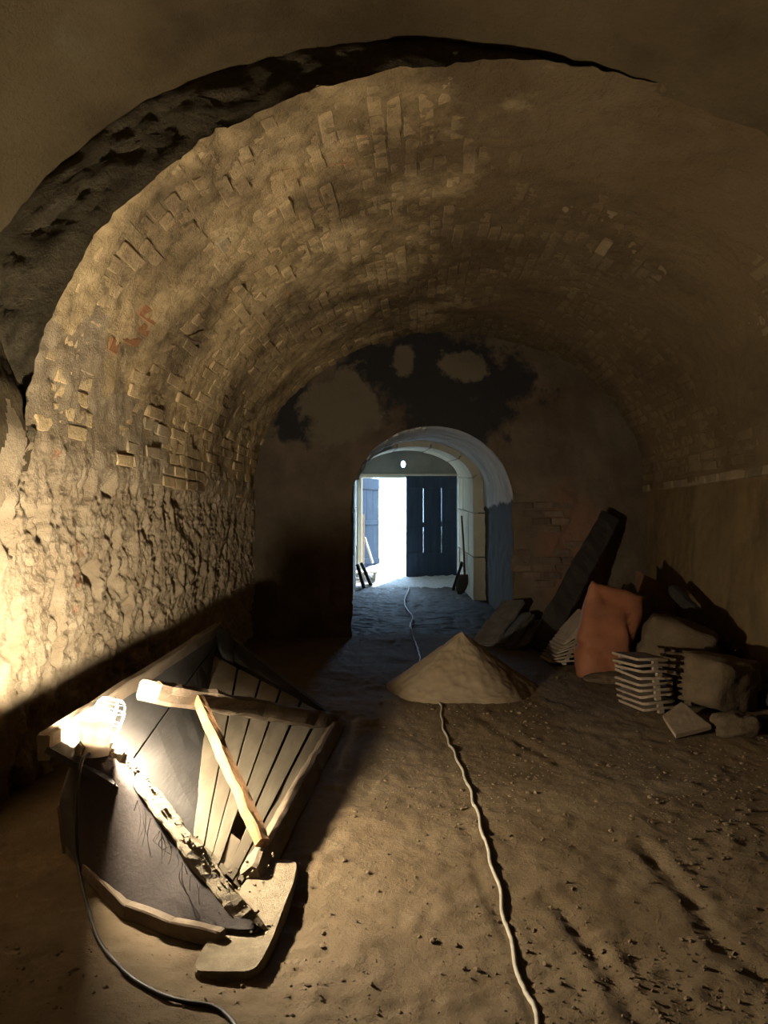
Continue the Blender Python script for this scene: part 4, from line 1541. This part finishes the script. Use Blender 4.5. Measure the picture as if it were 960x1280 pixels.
rock('rubble_stone', 'low flat stone at the floor under the orange sack', (1.80, 7.02, 0.1), 0.18, 0.11, 0.06, 21, amp=0.2)
rock('rubble_stone', 'dark stone behind the orange sack near the board', (2.42, 8.1, 0.3), 0.22, 0.2, 0.36, 24, M_slate, amp=0.3)
for k, (a, b, w_, h_, lab) in enumerate((
        ((2.74, 7.9, 0.80), (2.94, 6.75, 0.30), 0.10, 0.12, 'dark timber sloping down along the right wall above the stones'),
        ((2.86, 6.6, 0.10), (2.88, 4.9, 0.10), 0.15, 0.14, 'black timber lying on the floor at the foot of the right wall'),
        ((2.52, 5.4, 0.06), (2.78, 4.6, 0.07), 0.12, 0.10, 'short black timber lying on the floor nearest along the right wall'))):
    v, f = beam_geo(a, b, w_, h_, n=18, rough=0.012, seed=80 + k, chamf=0.2)
    tag(mk('loose_timber', v, f, M_black_wood), lab, 'timber')

# iron spikes in the left vault
for k, (px, py, d, lab) in enumerate(((238, 424, 5.6, 'short iron spike sticking out of the left vault bricks'),)):
    p = U(px, py, d)
    p0 = np.array([-1.93, 6.1, 0])
    v0 = U(px, py, 1.0) - np.array([0, 0, CAMH])
    best = None
    for dd in np.linspace(4.2, 9, 400):
        q = U(px, py, dd)
        if ((q[0] - XC) / RX) ** 2 + ((q[2] - SPR) / RISE) ** 2 > 0.97:
            best = q
            break
    if best is not None:
        n = vault_normal(best[None, 0], best[None, 2])[0]
        v, f = tube_geo([best - n * 0.14, best + n * 0.03, best + n * 0.10 + [0, 0, 0.03]], 0.011, 6)
        tag(mk('iron_spike', v, f, M_iron), lab, 'spike')

# ------------------------------------------------------------------ crumbs of earth on the floor
parts = []
for k in range(4600):
    d = 2.1 * (3.6 ** random.random())
    px = random.uniform(-20, 980)
    x_ = (px - AX) / F * d
    if not (-2.0 < x_ < 2.95) or (x_ < -0.35 and d > 2.6):
        continue
    dens = vn(np.array([[x_ * 1.3, d * 1.3, 0]]), 9)[0]
    if dens < -0.1 and random.random() < 0.75:
        continue
    r = 0.0035 * (3.2 ** (random.random() ** 3.5)) * (0.6 + 0.16 * d)
    parts.append((x_, d, r, k))
xyz = np.array([[p[0], p[1], 0] for p in parts])
zz = floor_z(xyz)
geo = [rock_geo((p[0], p[1], z_ + p[2] * 0.3), p[2] * random.uniform(0.8, 1.5), p[2], p[2] * 0.7, p[3], 1, 0.35, random.random() * 6) for p, z_ in zip(parts, zz)]
V, Fc = join(geo)
o = mk('earth_crumbs', V, Fc, M_clod)
o['kind'] = 'stuff'
tag(o, 'loose crumbs of earth and grit scattered on the floor', 'crumbs')

for m_ in bpy.data.materials:
    if 'nodes' in m_:
        del m_['nodes']
